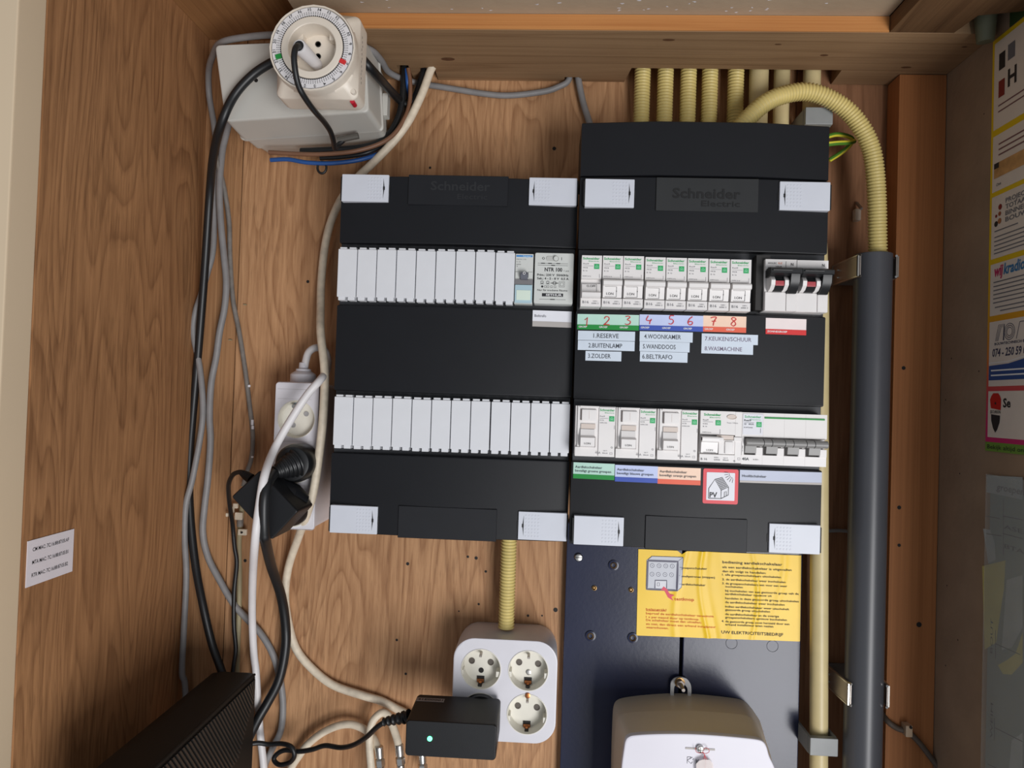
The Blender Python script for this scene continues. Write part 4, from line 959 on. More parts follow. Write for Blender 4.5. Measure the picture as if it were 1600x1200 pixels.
for s_ in ((-5, 5, -5, -5), (-5, 5, 1, 5), (-5, 0, 3, 5), (-5, 0, 1, -5), (1, 5, -1, 2), (3, 1, 5, 3), (1, -5, 3, -2)): m.ribbon([(q.x+s_[0]*k, q.z+s_[1]*k), (q.x+s_[2]*k, q.z+s_[3]*k)], .6*k, FR(MY-.0002))
obj('emblem', m, INKG, fr_)
RT = mat('thread_red', (196, 76, 80), .5, var=.1)
c_ = lambda X, Yv, Y: P(1040+X*.13333, 1040+Yv*.13333, Y)
m = MB()
for L in ([(350, 960), (360, 1010), (410, 1025), (440, 1010)], [(440, 1000), (460, 965), (500, 975), (510, 1010), (470, 1030), (440, 1020)], [(430, 1010), (455, 1050), (440, 1110)], [(440, 1015), (465, 1060), (490, 1105)], [(455, 1050), (470, 1120), (460, 1200)]):
    m.tube(spline([c_(x, y, MY-.0035) for x, y in L], 4), .45*k, 5)
sl = obj('seal', MB().loft([[tuple(c_(x, y, MY-.002-d)) for x, y in ((440, 1100), (520, 1105), (555, 1150), (570, 1250), (360, 1250), (358, 1150), (395, 1115))] for d in (0, .0022)]), SEAL, mt, 'translucent hanging seal')
obj('thread', m, RT, sl, 'red sealing thread')
# mounting eye and bolt
EY = -.016
eye = [(1047, 1088), (1047.5, 1068), (1050, 1062), (1056, 1058), (1063, 1057), (1071, 1059), (1077, 1065), (1079.5, 1073), (1079.5, 1088)]
m = MB(); 
Lp = spline([P(x, y, EY) for x, y in eye], 4)
outer = [(q.x, q.z) for q in Lp]; m_in = scaled(outer, .66, (P(1063, 1086, EY).x, P(1063, 1086, EY).z))
o = outer+m_in[::-1]
m.prism(o, lambda u, v, w: (u, w, v), EY-.0018, EY)
obj('mounting_eye', m, mat('eye_white', (214, 214, 214), .35), mt, 'pale mounting eye')
bolt = thing('bolt', 'steel bolt with a nut and washer above the meter', 'bolt', (P(1060, 1066, PY).x, PY, P(1060, 1066, PY).z))
q = P(1062, 1066, EY-.002)
obj('washer', MB().lathe((q.x, q.z), [(8.6*k, EY-.0018), (8.6*k, EY-.0032), (4*k, EY-.0034)], 24, True, True), BRASS, bolt)
hexo = [(q.x+6.6*k*math.cos(i*math.pi/3+.3), q.z+6.6*k*math.sin(i*math.pi/3+.3)) for i in range(6)]
obj('nut', MB().prism(hexo, lambda u, v, w: (u, w, v), EY-.008, EY-.0034), GALV, bolt)
prf = []
for i in range(14): prf += [(3.3*k, EY-.008-i*.001), (2.8*k, EY-.0085-i*.001)]
obj('thread', MB().lathe((q.x, q.z), prf, 14, True, True), GALV, bolt)

# ================================================================= CONDUITS AND PIPES
def corrugated(name, path, r, m_, label, group=None, pitch=.0030, n=16):
    p = resample(path, pitch/4); rr = [r if (i % 4) in (0, 1) else r*.87 for i in range(len(p))]
    return tag(obj(name, MB().tube(p, rr, n), m_, angle=80), label, 'conduit', group)
CG = 'yellow conduits entering the right fuse box from above'
ord_ = ['first', 'second', 'third', 'fourth', 'fifth']
for i, px in enumerate((1003, 1039, 1075, 1108.5, 1149)):
    Yc = -.0165; a, b = P(px, 150, Yc), None
    corrugated('corrugated_conduit', [Vector((a.x, Yc, .3335)), Vector((a.x, Yc, .2155))], 12.6*S(Yc), CONDUIT, 'straight yellow corrugated conduit entering the right fuse box, %s from the left' % ord_[i], CG)
for i, (px, r, zl) in enumerate(((1185, 14.5, .2155), (1221, 12, .2155), (1268, 13, .2155))):
    Yc = -.0165; a = P(px, 150, Yc)
    tag(obj('smooth_pipe', MB().cyl((a.x, Yc, .3335), (a.x, Yc, zl), r*S(Yc), None, 28), PIPEY), 'smooth cream pipe behind the flexible loop, %s of three' % ('leftmost', 'middle one', 'rightmost')[i], 'pipe', 'smooth pipes behind the flexible loop')
lp = [(1150, 206), (1165, 189), (1194, 162), (1226, 148), (1259, 143.5), (1291, 152), (1324, 173), (1348, 203), (1362, 236), (1368, 276), (1370.5, 325), (1371, 362), (1371.5, 399), (1371, 430)]
YL_ = [-.052, -.052, -.052, -.05, -.05, -.05, -.05, -.05, -.049, -.048, -.047, -.046, -.045, -.045]
corrugated('flexible_conduit', spline([P(x, y, Y) for (x, y), Y in zip(lp, YL_)], 12), 14.0*S(-.05), CONDUIT, 'yellow corrugated conduit bending in a loop into the grey pipe')
a = P(793.5, 900, -.026)
corrugated('corrugated_conduit', [Vector((a.x, -.026, -.118)), Vector((a.x, -.026, P(793, 982, -.026).z))], 12.6*S(-.026), CONDUIT, 'short yellow corrugated conduit between the left fuse box and the four-way socket')
# grey pipe
gxp = .2944; gr = .0163
zt = P(1368, 398, -.045).z
m = MB(); n = 40
gp = thing('grey_pipe', 'thick grey vertical pipe on the right', 'pipe', (gxp, -.045, ZF+.3))
prof = [(gr, ZF+.3), (gr, zt-.0005), (gr-.0006, zt), (gr-.0022, zt), (gr-.0024, zt-.03)]
obj('tube', MB().loft([[(gxp+r*math.cos(2*math.pi*i/n), -.045+r*math.sin(2*math.pi*i/n), z) for i in range(n)] for r, z in prof], True, True), PVC, gp)
def clamp(py, label, tilt):
    z = P(1360, py, -.045).z
    t = thing('pipe_clamp', label, 'clamp', (gxp, -.002, z), 'metal clamps on the grey pipe')
    for s_ in (-1, 1):
        m = MB(); a0 = (gxp+s_*(gr+.0012), z); h = .0105
        prof = [(gxp+s_*(gr+.0022), -.0008), (gxp+s_*(gr+.0016), -.034), (gxp+s_*(gr+.0006), -.053), (gxp+s_*(gr-.0008), -.056), (gxp+s_*(gr-.0002), -.056), (gxp+s_*(gr+.0016), -.053), (gxp+s_*(gr+.0028), -.034), (gxp+s_*(gr+.0036), -.0008)]
        m.prism(prof, lambda u, v, w: (u, v, w), z-h*.85, z+h*.85)
        ar = obj('arm', m, GALV, t)
        m = MB()
        for zz in (z-h*.9, z+h*.9):
            m.tube([(gxp+s_*(gr+.003), -.001, zz), (gxp+s_*(gr+.0022), -.034, zz), (gxp+s_*(gr+.0012), -.053, zz), (gxp+s_*(gr-.0008), -.0565, zz)], .0011, 6)
        m.tube([(gxp+s_*(gr+.0012), -.0545, z-h*.9), (gxp+s_*(gr+.0012), -.0545, z+h*.9)], .0012, 6)
        obj('flange', m, STEEL, ar)
    obj('rivet', MB().tube([(gxp-gr-.0050, -.016, z+.003), (gxp-gr-.002, -.016, z+.003)], .0012, 8).tube([(gxp-gr-.0050, -.016, z-.004), (gxp-gr-.002, -.016, z-.004)], .0012, 8), STEEL, t)
    obj('base', MB().box(gxp-gr-.004, gxp+gr+.004, -.0026, -.0012, z-.009, z+.009), GALV, t)
clamp(419, 'upper metal clamp at the top end of the grey pipe', 0)
clamp(1080, 'lower metal clamp near the bottom of the grey pipe', 0)
# yellow vertical pipe and its saddles
yx = P(1279.5, 1100, -.03).x
tag(obj('vertical_pipe', MB().tube(spline([P(1279.5, 1100, -.026).lerp(P(1281.5, 300, -.026), -.5), P(1279.5, 1100, -.026), P(1280.7, 620, -.026), P(1280.8, 460, -.026), P(1274, 310, -.021), Vector((P(1268, 150, -.0165).x, -.0165, .2150))], 6), 13.2*S(-.026), 28), PIPEY), 'smooth cream vertical pipe running down beside the right fuse box', 'pipe')
SAD = mat('saddle_grey', (140, 142, 142), .5)
def saddle(cx, cy, label):
    q = P(cx, cy, -.042); k = S(-.042); w, h = 21*k, 13.5*k
    t = thing('pipe_saddle', label, 'clip', (q.x, -.001, q.z), 'grey pipe saddles')
    obj('cap', MB().box(q.x-w, q.x+w, -.0425, -.0362, q.z-h, q.z+h, .001), SAD, t)
    for s_ in (-1, 1): obj('side', MB().box(q.x+s_*w*.92-.0012, q.x+s_*w*.92+.0012, -.0365, -.0005, q.z-h*.95, q.z+h*.95), SAD, t)
saddle(1287.5, 1167.5, 'grey plastic saddle around the cream vertical pipe near the bottom')
saddle(1280, 181, 'grey plastic saddle around a cream pipe just above the right fuse box')
# earth wires
m = [(1290, 214, -.03), (1306, 210, -.028), (1322, 212, -.024), (1332, 218, -.02), (1326, 229, -.018), (1312, 240, -.016), (1296, 250, -.016)]
t = thing('earth_wire', 'green and yellow earth wire looping out beside the right fuse box', 'wire', P(1300, 225, -.03))
pp = spline([P(*q) for q in m], 6)
obj('insulation', MB().tube(pp, .0021, 10), GREENW, t)
sp = [q+Vector((0, -.0006, -.0011)) for q in pp]; obj('stripe', MB().tube(sp, .0014, 8), YELW, t)
t = thing('earth_wire', 'second green and yellow earth wire just below the first, beside the right fuse box', 'wire', P(1300, 232, -.03))
pp = spline([P(*q) for q in [(1290, 226, -.036), (1308, 224, -.034), (1328, 223, -.03), (1335, 221, -.026)]], 6)
obj('insulation', MB().tube(pp, .0020, 10), GREENW, t); obj('stripe', MB().tube([q+Vector((0, -.0008, .0008)) for q in pp], .0014, 8), YELW, t)
q = P(1340, 334, -.006)
t = thing('wall_plug', 'small white plastic clip nailed to the dark board right of the fuse box', 'clip', (q.x, 0, q.z))
obj('clip_body', MB().box(q.x-.003, q.x+.003, -.008, -.0003, q.z-.007, q.z+.005, .0015), mat('clip_white', (196, 180, 164), .5), t)
obj('nail', MB().tube([(q.x+.001, -.001, q.z+.012), (q.x+.002, -.010, q.z+.004)], .0014, 8), GALV, t)

# ================================================================= CABLES
def cable(name, L, r, m_, label, per=7, n=10, parent=None):
    p = spline([P(x, y, Y) for x, y, Y in L], per)
    if parent: LATER.append((parent, name, p, r, m_, label, n)); return None
    return tag(obj(name, MB().tube(p, r, n), m_, angle=80), label, 'cable')
LATER = []                                       # cords are parts of the plug or adapter they leave: built once that stands
k72 = S(-.01)
cable('grey_cable', [(291, 1120, -.012), (289, 1068, -.012), (284.5, 1050, -.014), (287, 990, -.014), (291, 900, -.014), (288.5, 840, -.012), (290.5, 789, -.0125), (301, 747, -.0135), (314, 676, -.0130), (317, 633, -.0125), (312.5, 577, -.011), (302, 520, -.011), (305.5, 488, -.011), (313, 464, -.011), (324, 427, -.011), (333, 389, -.010), (335, 320, -.010), (338, 245, -.010), (335, 200, -.011), (327, 150, -.014), (326, 112, -.030), (332, 88, -.056),
     (345, 67, -.082), (385, 58, -.0930), (440, 54.5, -.0985), (520, 60, -.0925), (575, 76, -.0755), (594, 92, -.0560), (606, 111, -.032), (624, 121.5, -.0165), (645, 128, -.0085), (664, 132, -.006), (690, 136, -.006), (760, 147, -.006), (800, 149, -.006), (850, 143, -.006), (872, 136, -.006), (888, 126, -.0055), (890, 105, -.0055)], .0030, CGREY,
     'grey cable that hangs in the left corner and swings along under the beam')
cable('grey_cable', [(903, 112, -.0055), (904, 126, -.0055), (911, 160, -.0055), (921, 192, -.008), (930, 225, -.010)], .0033, CGREY, 'short grey cable from the beam notch to the top of the right fuse box')
cable('grey_cable', [(372, 150, -.009), (362, 178, -.010), (352, 215, -.013), (347, 240, -.014), (343, 293, -.016), (345, 347, -.014), (350, 400, -.013), (353.5, 440, -.013), (351, 480, -.012), (343, 520, -.011), (338, 557, -.010), (330, 600, -.010), (327.5, 650, -.010), (329, 690, -.010), (325, 747, -.010), (320, 789, -.009), (317, 832, -.008), (325, 870, -.007), (343, 906, -.007), (364, 942, -.007), (385, 966, -.006), (406, 988, -.006), (424, 1017, -.006), (435, 1050, -.006), (442, 1095, -.006), (439, 1140, -.006), (424, 1173, -.006), (410, 1215, -.006), (407, 1330, -.008), (404, 1450, -.008)], .0033, CGREY,
      'grey cable that bows right along the back wall and curves behind the router')
cable('thin_grey_cable', [(352, 175, -.016), (340, 205, -.017), (336, 225, -.0175), (339, 250, -.018), (350, 293, -.012), (358, 347, -.008), (359.5, 400, -.006), (364, 467, -.005), (374, 520, -.005), (383, 577, -.005), (390, 633, -.005), (395, 679, -.005), (393, 715, -.005), (386, 737, -.006), (380, 760, -.008)], .0024, CGREYD, 'thinner grey cable with paint spots that runs down behind the black adapter')
q = P(395, 661, -.0078); t_ = bpy.data.objects['thin_grey_cable']
m = MB()
for x, y, h in ((389, 603, 2), (394, 660, 4.5), (394.5, 668, 3), (394, 714, 1.4)):
    q = P(x, y, -.0078); m.box(q.x-.0012, q.x+.0012, -.0082, -.006, q.z-h*k72, q.z+h*k72, .0006)
obj('paint_spot', m, PAPER, t_, 'white paint spots', 'stuff')
cable('power_cable', [(440, 92, -.105), (424, 98, -.103), (395, 117, -.102), (367, 148, -.102), (347, 190, -.10), (334, 240, -.075), (328, 300, -.045), (322, 390, -.028), (317, 460, -.020), (309, 560, -.010), (302, 640, -.0045), (296, 720, -.0045), (297, 800, -.0055), (305, 880, -.010), (317, 945, -.017), (331, 1005, -.018), (345, 1045, -.022), (360, 1090, -.025)], .0039, RUBBER, 'thick black cable arching left from the timer and down the left corner', n=14)
cable('power_cable', [(566, 92, -.112), (578, 106, -.108), (595, 125, -.085), (612, 144, -.045), (624, 156, -.022), (634, 163, -.018), (646, 158, -.018), (654, 142, -.018), (659, 125, -.018), (664, 108, -.018)], .0040, RUBBER, 'thick black cable from the timer that dips and rises into the beam', n=14)
cable('cream_cable', [(678, 100, -.0255), (672, 112, -.0255), (662, 140, -.0265), (651, 165, -.027), (638, 190, -.027), (620, 215, -.027), (597, 240, -.026), (577, 260, -.022), (560, 276, -.017), (545, 295, -.014), (531, 315, -.012), (516, 350, -.010), (507, 390, -.010), (502, 440, -.012), (501, 480, -.025), (501, 520, -.048), (507, 577, -.062), (506, 633, -.064), (501, 690, -.064), (491, 761, -.064), (481, 798, -.062), (466, 840, -.030), (451, 885, -.012), (445.5, 930, -.008), (451, 975, -.006), (463, 1014, -.006), (487, 1044, -.006), (520, 1070, -.006), (565, 1086, -.006), (595, 1095, -.006), (619, 1107, -.006), (640, 1120, -.010), (655, 1150, -.016), (661, 1180, -.020)], .0040, COAX, 'long dirty cream cable from the beam past the power strip to the bottom', n=12)
cable('cream_cable', [(432, 1450, -.012), (438, 1330, -.012), (447, 1225, -.012), (455, 1200, -.012), (468, 1180, -.012), (480, 1164, -.012), (502, 1146, -.012), (528, 1134, -.012), (550, 1132, -.012), (570, 1140, -.014), (583, 1153, -.020), (590, 1168, -.026), (592, 1176, -.028)], .0037, COAX, 'cream cable arching low across the bottom of the back wall', n=12)
cable('cream_cable', [(590, 1450, -.020), (587, 1330, -.024), (583, 1230, -.030), (580, 1200, -.030), (577.5, 1170, -.028), (577.5, 1146, -.026), (583, 1126, -.024), (596, 1114, -.022), (606, 1118, -.022), (614, 1136, -.024), (621, 1157, -.028), (623, 1168, -.030)], .0037, COAX, 'cream cable in a narrow upright loop left of the bottom adapter', n=12)
def plug_con(px, py, Y, label, dx=0):
    q = P(px, py, Y); t = thing('cable_connector', label, 'connector', q, 'silver cable connectors')
    d = Vector((dx, 0, -1)).normalized()
    f = lambda s_: q+d*s_
    obj('sleeve', MB().tube([f(0), f(.001), f(.010), f(.011)], [.0036, .0041, .0041, .0034], 16), STEEL, t)
    obj('nut', MB().tube([f(.0112), f(.0125), f(.018), f(.019)], [.0030, .0046, .0046, .004], 6), STEEL, t)
    obj('barrel', MB().tube([f(.0192), f(.026)], .0038, 16), STEEL, t)
plug_con(592, 1166, -.028, 'silver connector at the bottom, left of three', .12)
plug_con(623.5, 1163, -.030, 'silver connector at the bottom, middle of three', .12)
plug_con(659, 1174, -.022, 'silver connector under the bottom adapter, right of three', .1)
# wires at the beam and under the junction box
cable('black_wire', [(633, 105, -.02), (631, 130, -.02), (629, 155, -.02), (624, 180, -.021), (612, 205, -.024), (595, 222, -.03), (565, 231, -.035), (520, 235, -.035), (470, 237, -.035)], .0036, RUBBER, 'black wire bundle dropping from the beam and sweeping under the junction box', n=10)
cable('black_wire', [(640, 108, -.013), (637, 135, -.013), (632, 165, -.014), (622, 195, -.015), (605, 220, -.02), (575, 238, -.03), (535, 245, -.03), (500, 247, -.03)], .0022, RUBBER, 'second black wire behind the bundle beside the junction box')
cable('blue_wire', [(635.5, 108, -.0245), (637, 130, -.0245), (640, 155, -.012), (640, 180, -.011), (628, 210, -.012), (600, 235, -.020), (565, 249, -.030), (520, 255, -.035), (480, 254, -.035), (450, 249, -.034), (423, 250, -.032)], .0021, BLUE, 'blue wire dropping from the beam and ending under the junction box')
cable('brown_wire', [(638, 107, -.027), (641, 130, -.026), (640, 160, -.0255), (632, 185, -.029), (615, 210, -.033), (590, 226, -.038), (550, 237, -.043), (500, 241, -.043), (455, 240, -.043), (420, 238, -.043)], .0021, BROWN, 'brown wire running along the lower edge of the junction box')
t = tag(obj('cable_tie', MB().tube([P(503+7*math.cos(a), 262+9*math.sin(a), -.035) for a in [math.radians(-100+i*20) for i in range(18)]], .0012, 8), RUBBER), 'small black cable tie loop hanging under the wires', 'cable tie')
# cables around the power strip and the router
cable('cord', [(476, 574, -.028), (478, 563, -.028), (482, 551, -.027), (491, 544, -.025), (502, 544, -.020), (509, 551, -.020), (512.5, 566, -.026), (509, 582, -.050), (500, 594, -.074), (480, 617, -.080), (455, 655, -.084), (429, 701, -.092), (414, 741, -.118), (405.5, 789, -.1215), (398.5, 846, -.1185), (395, 900, -.070), (394, 960, -.032), (396.5, 1020, -.018), (400, 1050, -.013), (403, 1100, -.012), (407, 1150, -.012), (413, 1210, -.012), (420, 1330, -.012), (424, 1450, -.012)], .0036, COAXW, 'white cable looping from the power strip down behind the router', n=12, parent='power_strip')
cable('cord', [(440, 733, -.090), (431, 738, -.094), (424, 745, -.104), (416, 761, -.119), (412.5, 789, -.1225), (413, 832, -.1185), (415, 846, -.110), (424, 885, -.06), (439, 930, -.03), (446, 975, -.018), (446, 1014, -.016), (436, 1062, -.017), (418, 1098, -.020), (404, 1122, -.024), (385, 1160, -.026)], .0046, RUBBER, 'thick black cord of the round plug, curving down behind the router', n=14, parent='round_plug')
cable('cord', [(381, 739, -.092), (375, 737.5, -.090), (365, 741, -.085), (358.5, 752, -.075), (357, 765, -.062), (359, 789, -.040), (363.5, 820, -.020), (366.5, 854, -.014), (370, 880, -.012), (366, 924, -.010), (365.5, 975, -.010), (368.5, 1014, -.012), (365, 1041, -.016), (360, 1080, -.020)], .0021, RUBBER, 'thin black cord of the square adapter, hanging straight down', parent='square_adapter')
cable('pale_cable', [(379, 785, -.004), (376, 815, -.004), (373.5, 850, -.004), (374.5, 900, -.004), (373.5, 960, -.004), (371.5, 1010, -.004), (370, 1070, -.005)], .0026, PALE, 'old pale cable stapled on the wall under the adapter')
t = thing('cable_clip', 'pale broken cable clip with paint flakes under the black adapter', 'clip', P(378, 815, -.008))
m = MB()
for x, y, w, h in ((363, 796, 4, 5), (374, 806, 6, 6), (380, 831, 7, 5), (369, 790, 4, 4), (356, 804, 2, 3)):
    q = P(x, y, -.007); m.box(q.x-w*k72, q.x+w*k72, -.0098, -.0065, q.z-h*k72, q.z+h*k72, .0008)
obj('clip_body', m, COAX, t)
q = P(372, 816, -.009); obj('grey_collar', MB().tube([(q.x, -.004, q.z+.005), (q.x, -.004, q.z-.005)], .0032, 12), CGREYD, t); q = P(378, 832, -.01); obj('nail', MB().tube([(q.x, -.0095, q.z), (q.x, -.0115, q.z)], .001, 8), HOLE, t)
# right side thin cable
cable('thin_brown_cable', [(1373, 860, -.004), (1377, 900, -.004), (1379.5, 955, -.004), (1377, 1010, -.004), (1374, 1060, -.006), (1372, 1098, -.010), (1378, 1114, -.020), (1388, 1128, -.029), (1402, 1138, -.029), (1419, 1144, -.029), (1436, 1160, -.029), (1453, 1182, -.029), (1476, 1212, -.029)], .0026, mat('cable_brown_grey', (92, 80, 70), .6, var=.1), 'thin brown-grey cable from behind the grey pipe across the post')
q = P(1420, 1141, -.034)
t = thing('cable_clip', 'small beige cable clip nailed to the post', 'clip', (q.x, -.025, q.z)); CLIPW = mat('clip_beige', (198, 170, 140), .5)
obj('clip_body', MB().box(q.x-.0032, q.x+.0032, -.0352, -.0254, q.z-.0062, q.z+.0045, .001), CLIPW, t); obj('nail', MB().cyl((q.x+.001, -.036, q.z+.0032), (q.x+.001, -.0255, q.z+.0032), .0013, None, 10), HOLE, t)
q = P(1374, 1058, -.01)
t = thing('cable_clip', 'tiny pale cable clip between the grey pipe and the post', 'clip', (q.x, 0, q.z)); obj('clip_body', MB().box(q.x-.0028, q.x+.0028, -.0125, -.0002, q.z-.0026, q.z+.0028, .0006), COAXW, t); obj('nail', MB().cyl((q.x+.0015, -.0128, q.z), (q.x+.0015, -.002, q.z), .0008, None, 8), STEEL, t)
cable('thin_grey_wire', [(1285, 830, -.004), (1310, 829, -.004), (1335, 831, -.004), (1350, 832, -.004)], .0018, CGREY, 'thin grey wire crossing level behind the cream vertical pipe and grey pipe')

# ================================================================= JUNCTION BOX AND TIMER (top left)
jb = thing('junction_box', 'large light grey junction box behind the timer', 'box', (0, 0, 0))
def jring(L, Y, r=.004):
    pt = [Vector((P(x, y, Y).x, P(x, y, Y).z)) for x, y in L]; o = []
    for i in range(4):
        a, b, c = pt[i-1], pt[i], pt[(i+1) % 4]; u, v = (a-b).normalized(), (c-b).normalized()
        for t in range(5):
            s_ = t/4; q0 = b+u*r*(1-s_)**2+v*r*s_**2 ; o.append((q0.x, Y, q0.y))
    return o
JF = [(333, 69), (573, 58.5), (579, 176), (349, 191.5)]; jy = -.093
def jat(Y, g=0.0):                                             # the same rectangle straight back in depth
    c = P(458, 124, jy); o = []
    for x, y in JF:
        q = P(x, y, jy); d = Vector((q.x-c.x, 0, q.z-c.z)); d += d.normalized()*g
        o.append((c.x+d.x, c.z+d.z))
    return o
def jr(Y, g=0, r=.005):
    pt = [Vector(q) for q in jat(Y, g)]; o = []
    for i in range(4):
        a, b, c = pt[i-1], pt[i], pt[(i+1) % 4]; u, v = (a-b).normalized(), (c-b).normalized()
        for t in range(6):
            s_ = t/5; q0 = b+u*r*(1-s_)**2+v*r*s_**2; o.append((q0.x, Y, q0.y))
    return o
obj('base', MB().loft([jr(-.0245, -.0008), jr(-.048, -.0004)]), JBOX, jb)
obj('lid', MB().loft([jr(-.0485, .0022), jr(-.0515, .0026), jr(-.053, .001), jr(-.0905, -.0012), jr(-.0925, -.002), jr(-.0935, -.004)]), JBOX, jb)
obj('mount', MB().loft([jr(-.0008, -.005), jr(-.0246, -.003)]), JBOX, jb)
q = P(400, 125.5, -.094); obj('screw_hole', MB().lathe((q.x, q.z), [(3.2*S(-.094), -.0938), (1*S(-.094), -.0937)], 12, True, True), HOLE, jb)
q0 = P(548, 214, -.06); obj('slot', MB().tube([P(527, 219, -.060), P(560, 212, -.060)], [.0028, .0030], 10), mat('slot_dark', (84, 80, 74), .5), jb)
q = P(602, 168, -.03); obj('clip', MB().box(q.x-.002, q.x+.0035, -.036, -.024, q.z-.010, q.z+.012, .001), JBOX, jb)

T0 = P(498, 90, -.150); k = S(-.150); YT = -.150
tm = thing('timer_switch', 'cream mechanical timer socket with a round 24-hour dial', 'timer', (T0.x, -.0945, T0.z))
sq = rrect(T0.x, T0.z, 133*k, 135*k, 11*k, 6)
DC = P(488.8, 77.6, -.1665); dk = S(-.1665)
circ = [(DC.x+67*dk*math.cos(a), DC.z+67*dk*math.sin(a)) for a in []]
def ang_ring(o, r):                                           # circle sampled at the angles of the square's outline
    return [(T0.x+(r)*math.cos(math.atan2(v-T0.z, u-T0.x)), T0.z+r*math.sin(math.atan2(v-T0.z, u-T0.x))) for u, v in o]
sqd = []
for i in range(len(sq)):
    a, b = Vector(sq[i]), Vector(sq[(i+1) % len(sq)]); n = 6 if (b-a).length > .01 else 1
    for j in range(n): q = a.lerp(b, j/n); sqd.append((q.x, q.y))
rO = 70.5*dk
rcs = ang_ring(sqd, rO); rcs2 = ang_ring(sqd, rO*.985); rcs3 = ang_ring(sqd, rO*.955)
obj('housing', MB().loft([ringY(scaled(sqd, .60), -.0948), ringY(scaled(sqd, .64), -.1280), ringY(scaled(sqd, .985), -.1285), ringY(scaled(sqd, 1.0), -.1310), ringY(scaled(sqd, 1.0), -.149), ringY(scaled(sqd, .985), -.1505),
                          ringY([(a[0]*.35+b[0]*.65, a[1]*.35+b[1]*.65) for a, b in zip(scaled(sqd, .97), rcs)], -.1565), ringY(rcs, -.158), ringY(rcs, -.1655), ringY(rcs2, -.1668), ringY(rcs3, -.1668), ringY(ang_ring(sqd, rO*.94), -.1640), ringY(ang_ring(sqd, .0199), -.1640), ringY(ang_ring(sqd, .0192), -.1502)], True, True), TIMERC, tm, angle=28)
cx, cz = T0.x, T0.z
ri, ro = .0248, rO*.935
dial = obj('dial', MB().lathe((cx, cz), [(ro, -.1635), (ro, -.1662), (ri, -.1662), (ri, -.1635)], 72), TIMERD, tm, 'white printed 24-hour dial')
m = MB(); F = FR(-.1664)
for n in range(1, 25):
    a = math.radians(90+(n-15)*15+6)
    r_ = ro-.0030; m.text(str(n), cx+(r_)*math.cos(a), cz+(r_)*math.sin(a), .0024, F, al='C', rot=a-math.pi/2, bold=.01)
for i in range(96):
    a = math.radians(i*3.75)
    for r0_, r1_, w in ((ri+.0002, ri+.0011, .0008), (ri+.0019, ri+.0025, .0007), (ri+.0031, ri+.0037, .0006)):
        m.ribbon([(cx+r0_*math.cos(a), cz+r0_*math.sin(a)), (cx+r1_*math.cos(a), cz+r1_*math.sin(a))], w, F)
    if i % 4 == 2: m.ribbon([(cx+(ro-.0022)*math.cos(a), cz+(ro-.0022)*math.sin(a)), (cx+(ro-.0010)*math.cos(a), cz+(ro-.0010)*math.sin(a))], .0003, F)
m.disc(cx, cz, ri+.0004, F, 72, ri-.0001); m.disc(cx, cz, ro, F, 72, ro-.0002)
obj('scale', m, INK, dial)
rs = .0189
obj('socket', MB().lathe((cx, cz), [(ri-.0003, -.1640), (ri-.0003, -.1672), (ri-.0009, -.1676), (rs+.0006, -.1676), (rs, -.1670), (rs-.0008, -.1500)], 60, False, True), TIMERC, tm)
for a, mm, nm in ((193, GRN, 'green_tab'), (333, RED, 'red_tab')):
    a = math.radians(a+3); u = Vector((math.cos(a), math.sin(a))); w_ = Vector((-u.y, u.x)); c0 = Vector((cx, cz))
    o = [c0+u*(ri+.0002)+w_*.0016, c0+u*(ri+.0002)-w_*.0016, c0+u*(ri+.0048)-w_*.0016, c0+u*(ri+.0048)+w_*.0016]
    obj(nm, MB().prism([(q.x, q.y) for q in o], lambda u, v, w: (u, w, v), -.1680, -.1660), mm, tm, ('green' if 'green' in nm else 'red')+' switching tab')
m = MB()
for u, v in ((497, 69), (497, 88), (474, 88)):
    q = P(u, v, -.151); m.lathe((q.x, q.z), [(4.6*k, -.1505), (4.6*k, -.1512), (3.4*k, -.1512), (3.2*k, -.1505)], 16, True, True)
so = obj('pin_hole', m, HOLE, tm); 
m = MB()
for s_ in (-1, 1): m.box(cx+s_*.0135-.003, cx+s_*.0135+.003, -.158, -.150, cz+.0105, cz+.0155, .0005); m.box(cx+s_*.0178-.0018, cx+s_*.0178+.0018, -.162, -.150, cz-.003, cz+.002, .0004)
obj('shutter', m, TIMERC, tm)
for u, v in ((538, 141), (552.5, 144.5)):
    q = P(u, v, -.152); obj('button', MB().lathe((q.x, q.z), [(4.4*k, -.1495), (4.4*k, -.1536), (3.6*k, -.1546)], 20, False, True), TIMERC, tm)
q = P(553, 162, -.143); zl = T0.z-67.5*k-.0004; obj('indicator', MB().tube([(q.x, -.1482, zl), (q.x, -.1400, zl)], .0019, 12), mat('lamp_red', (190, 30, 50), .3, var=0), tm, 'small red lamp')
x_ = T0.x+133*k/2*.998
m = MB()
for j in range(12): m.ribbon([(-.146+.0009*(j % 3), T0.z+.0195-.0033*j), (-.146+.0009*(j % 3), T0.z+.0175-.0033*j)], .0007, lambda a, b: (x_+.0006, a, b))
obj('side_print', m, INKG, tm)
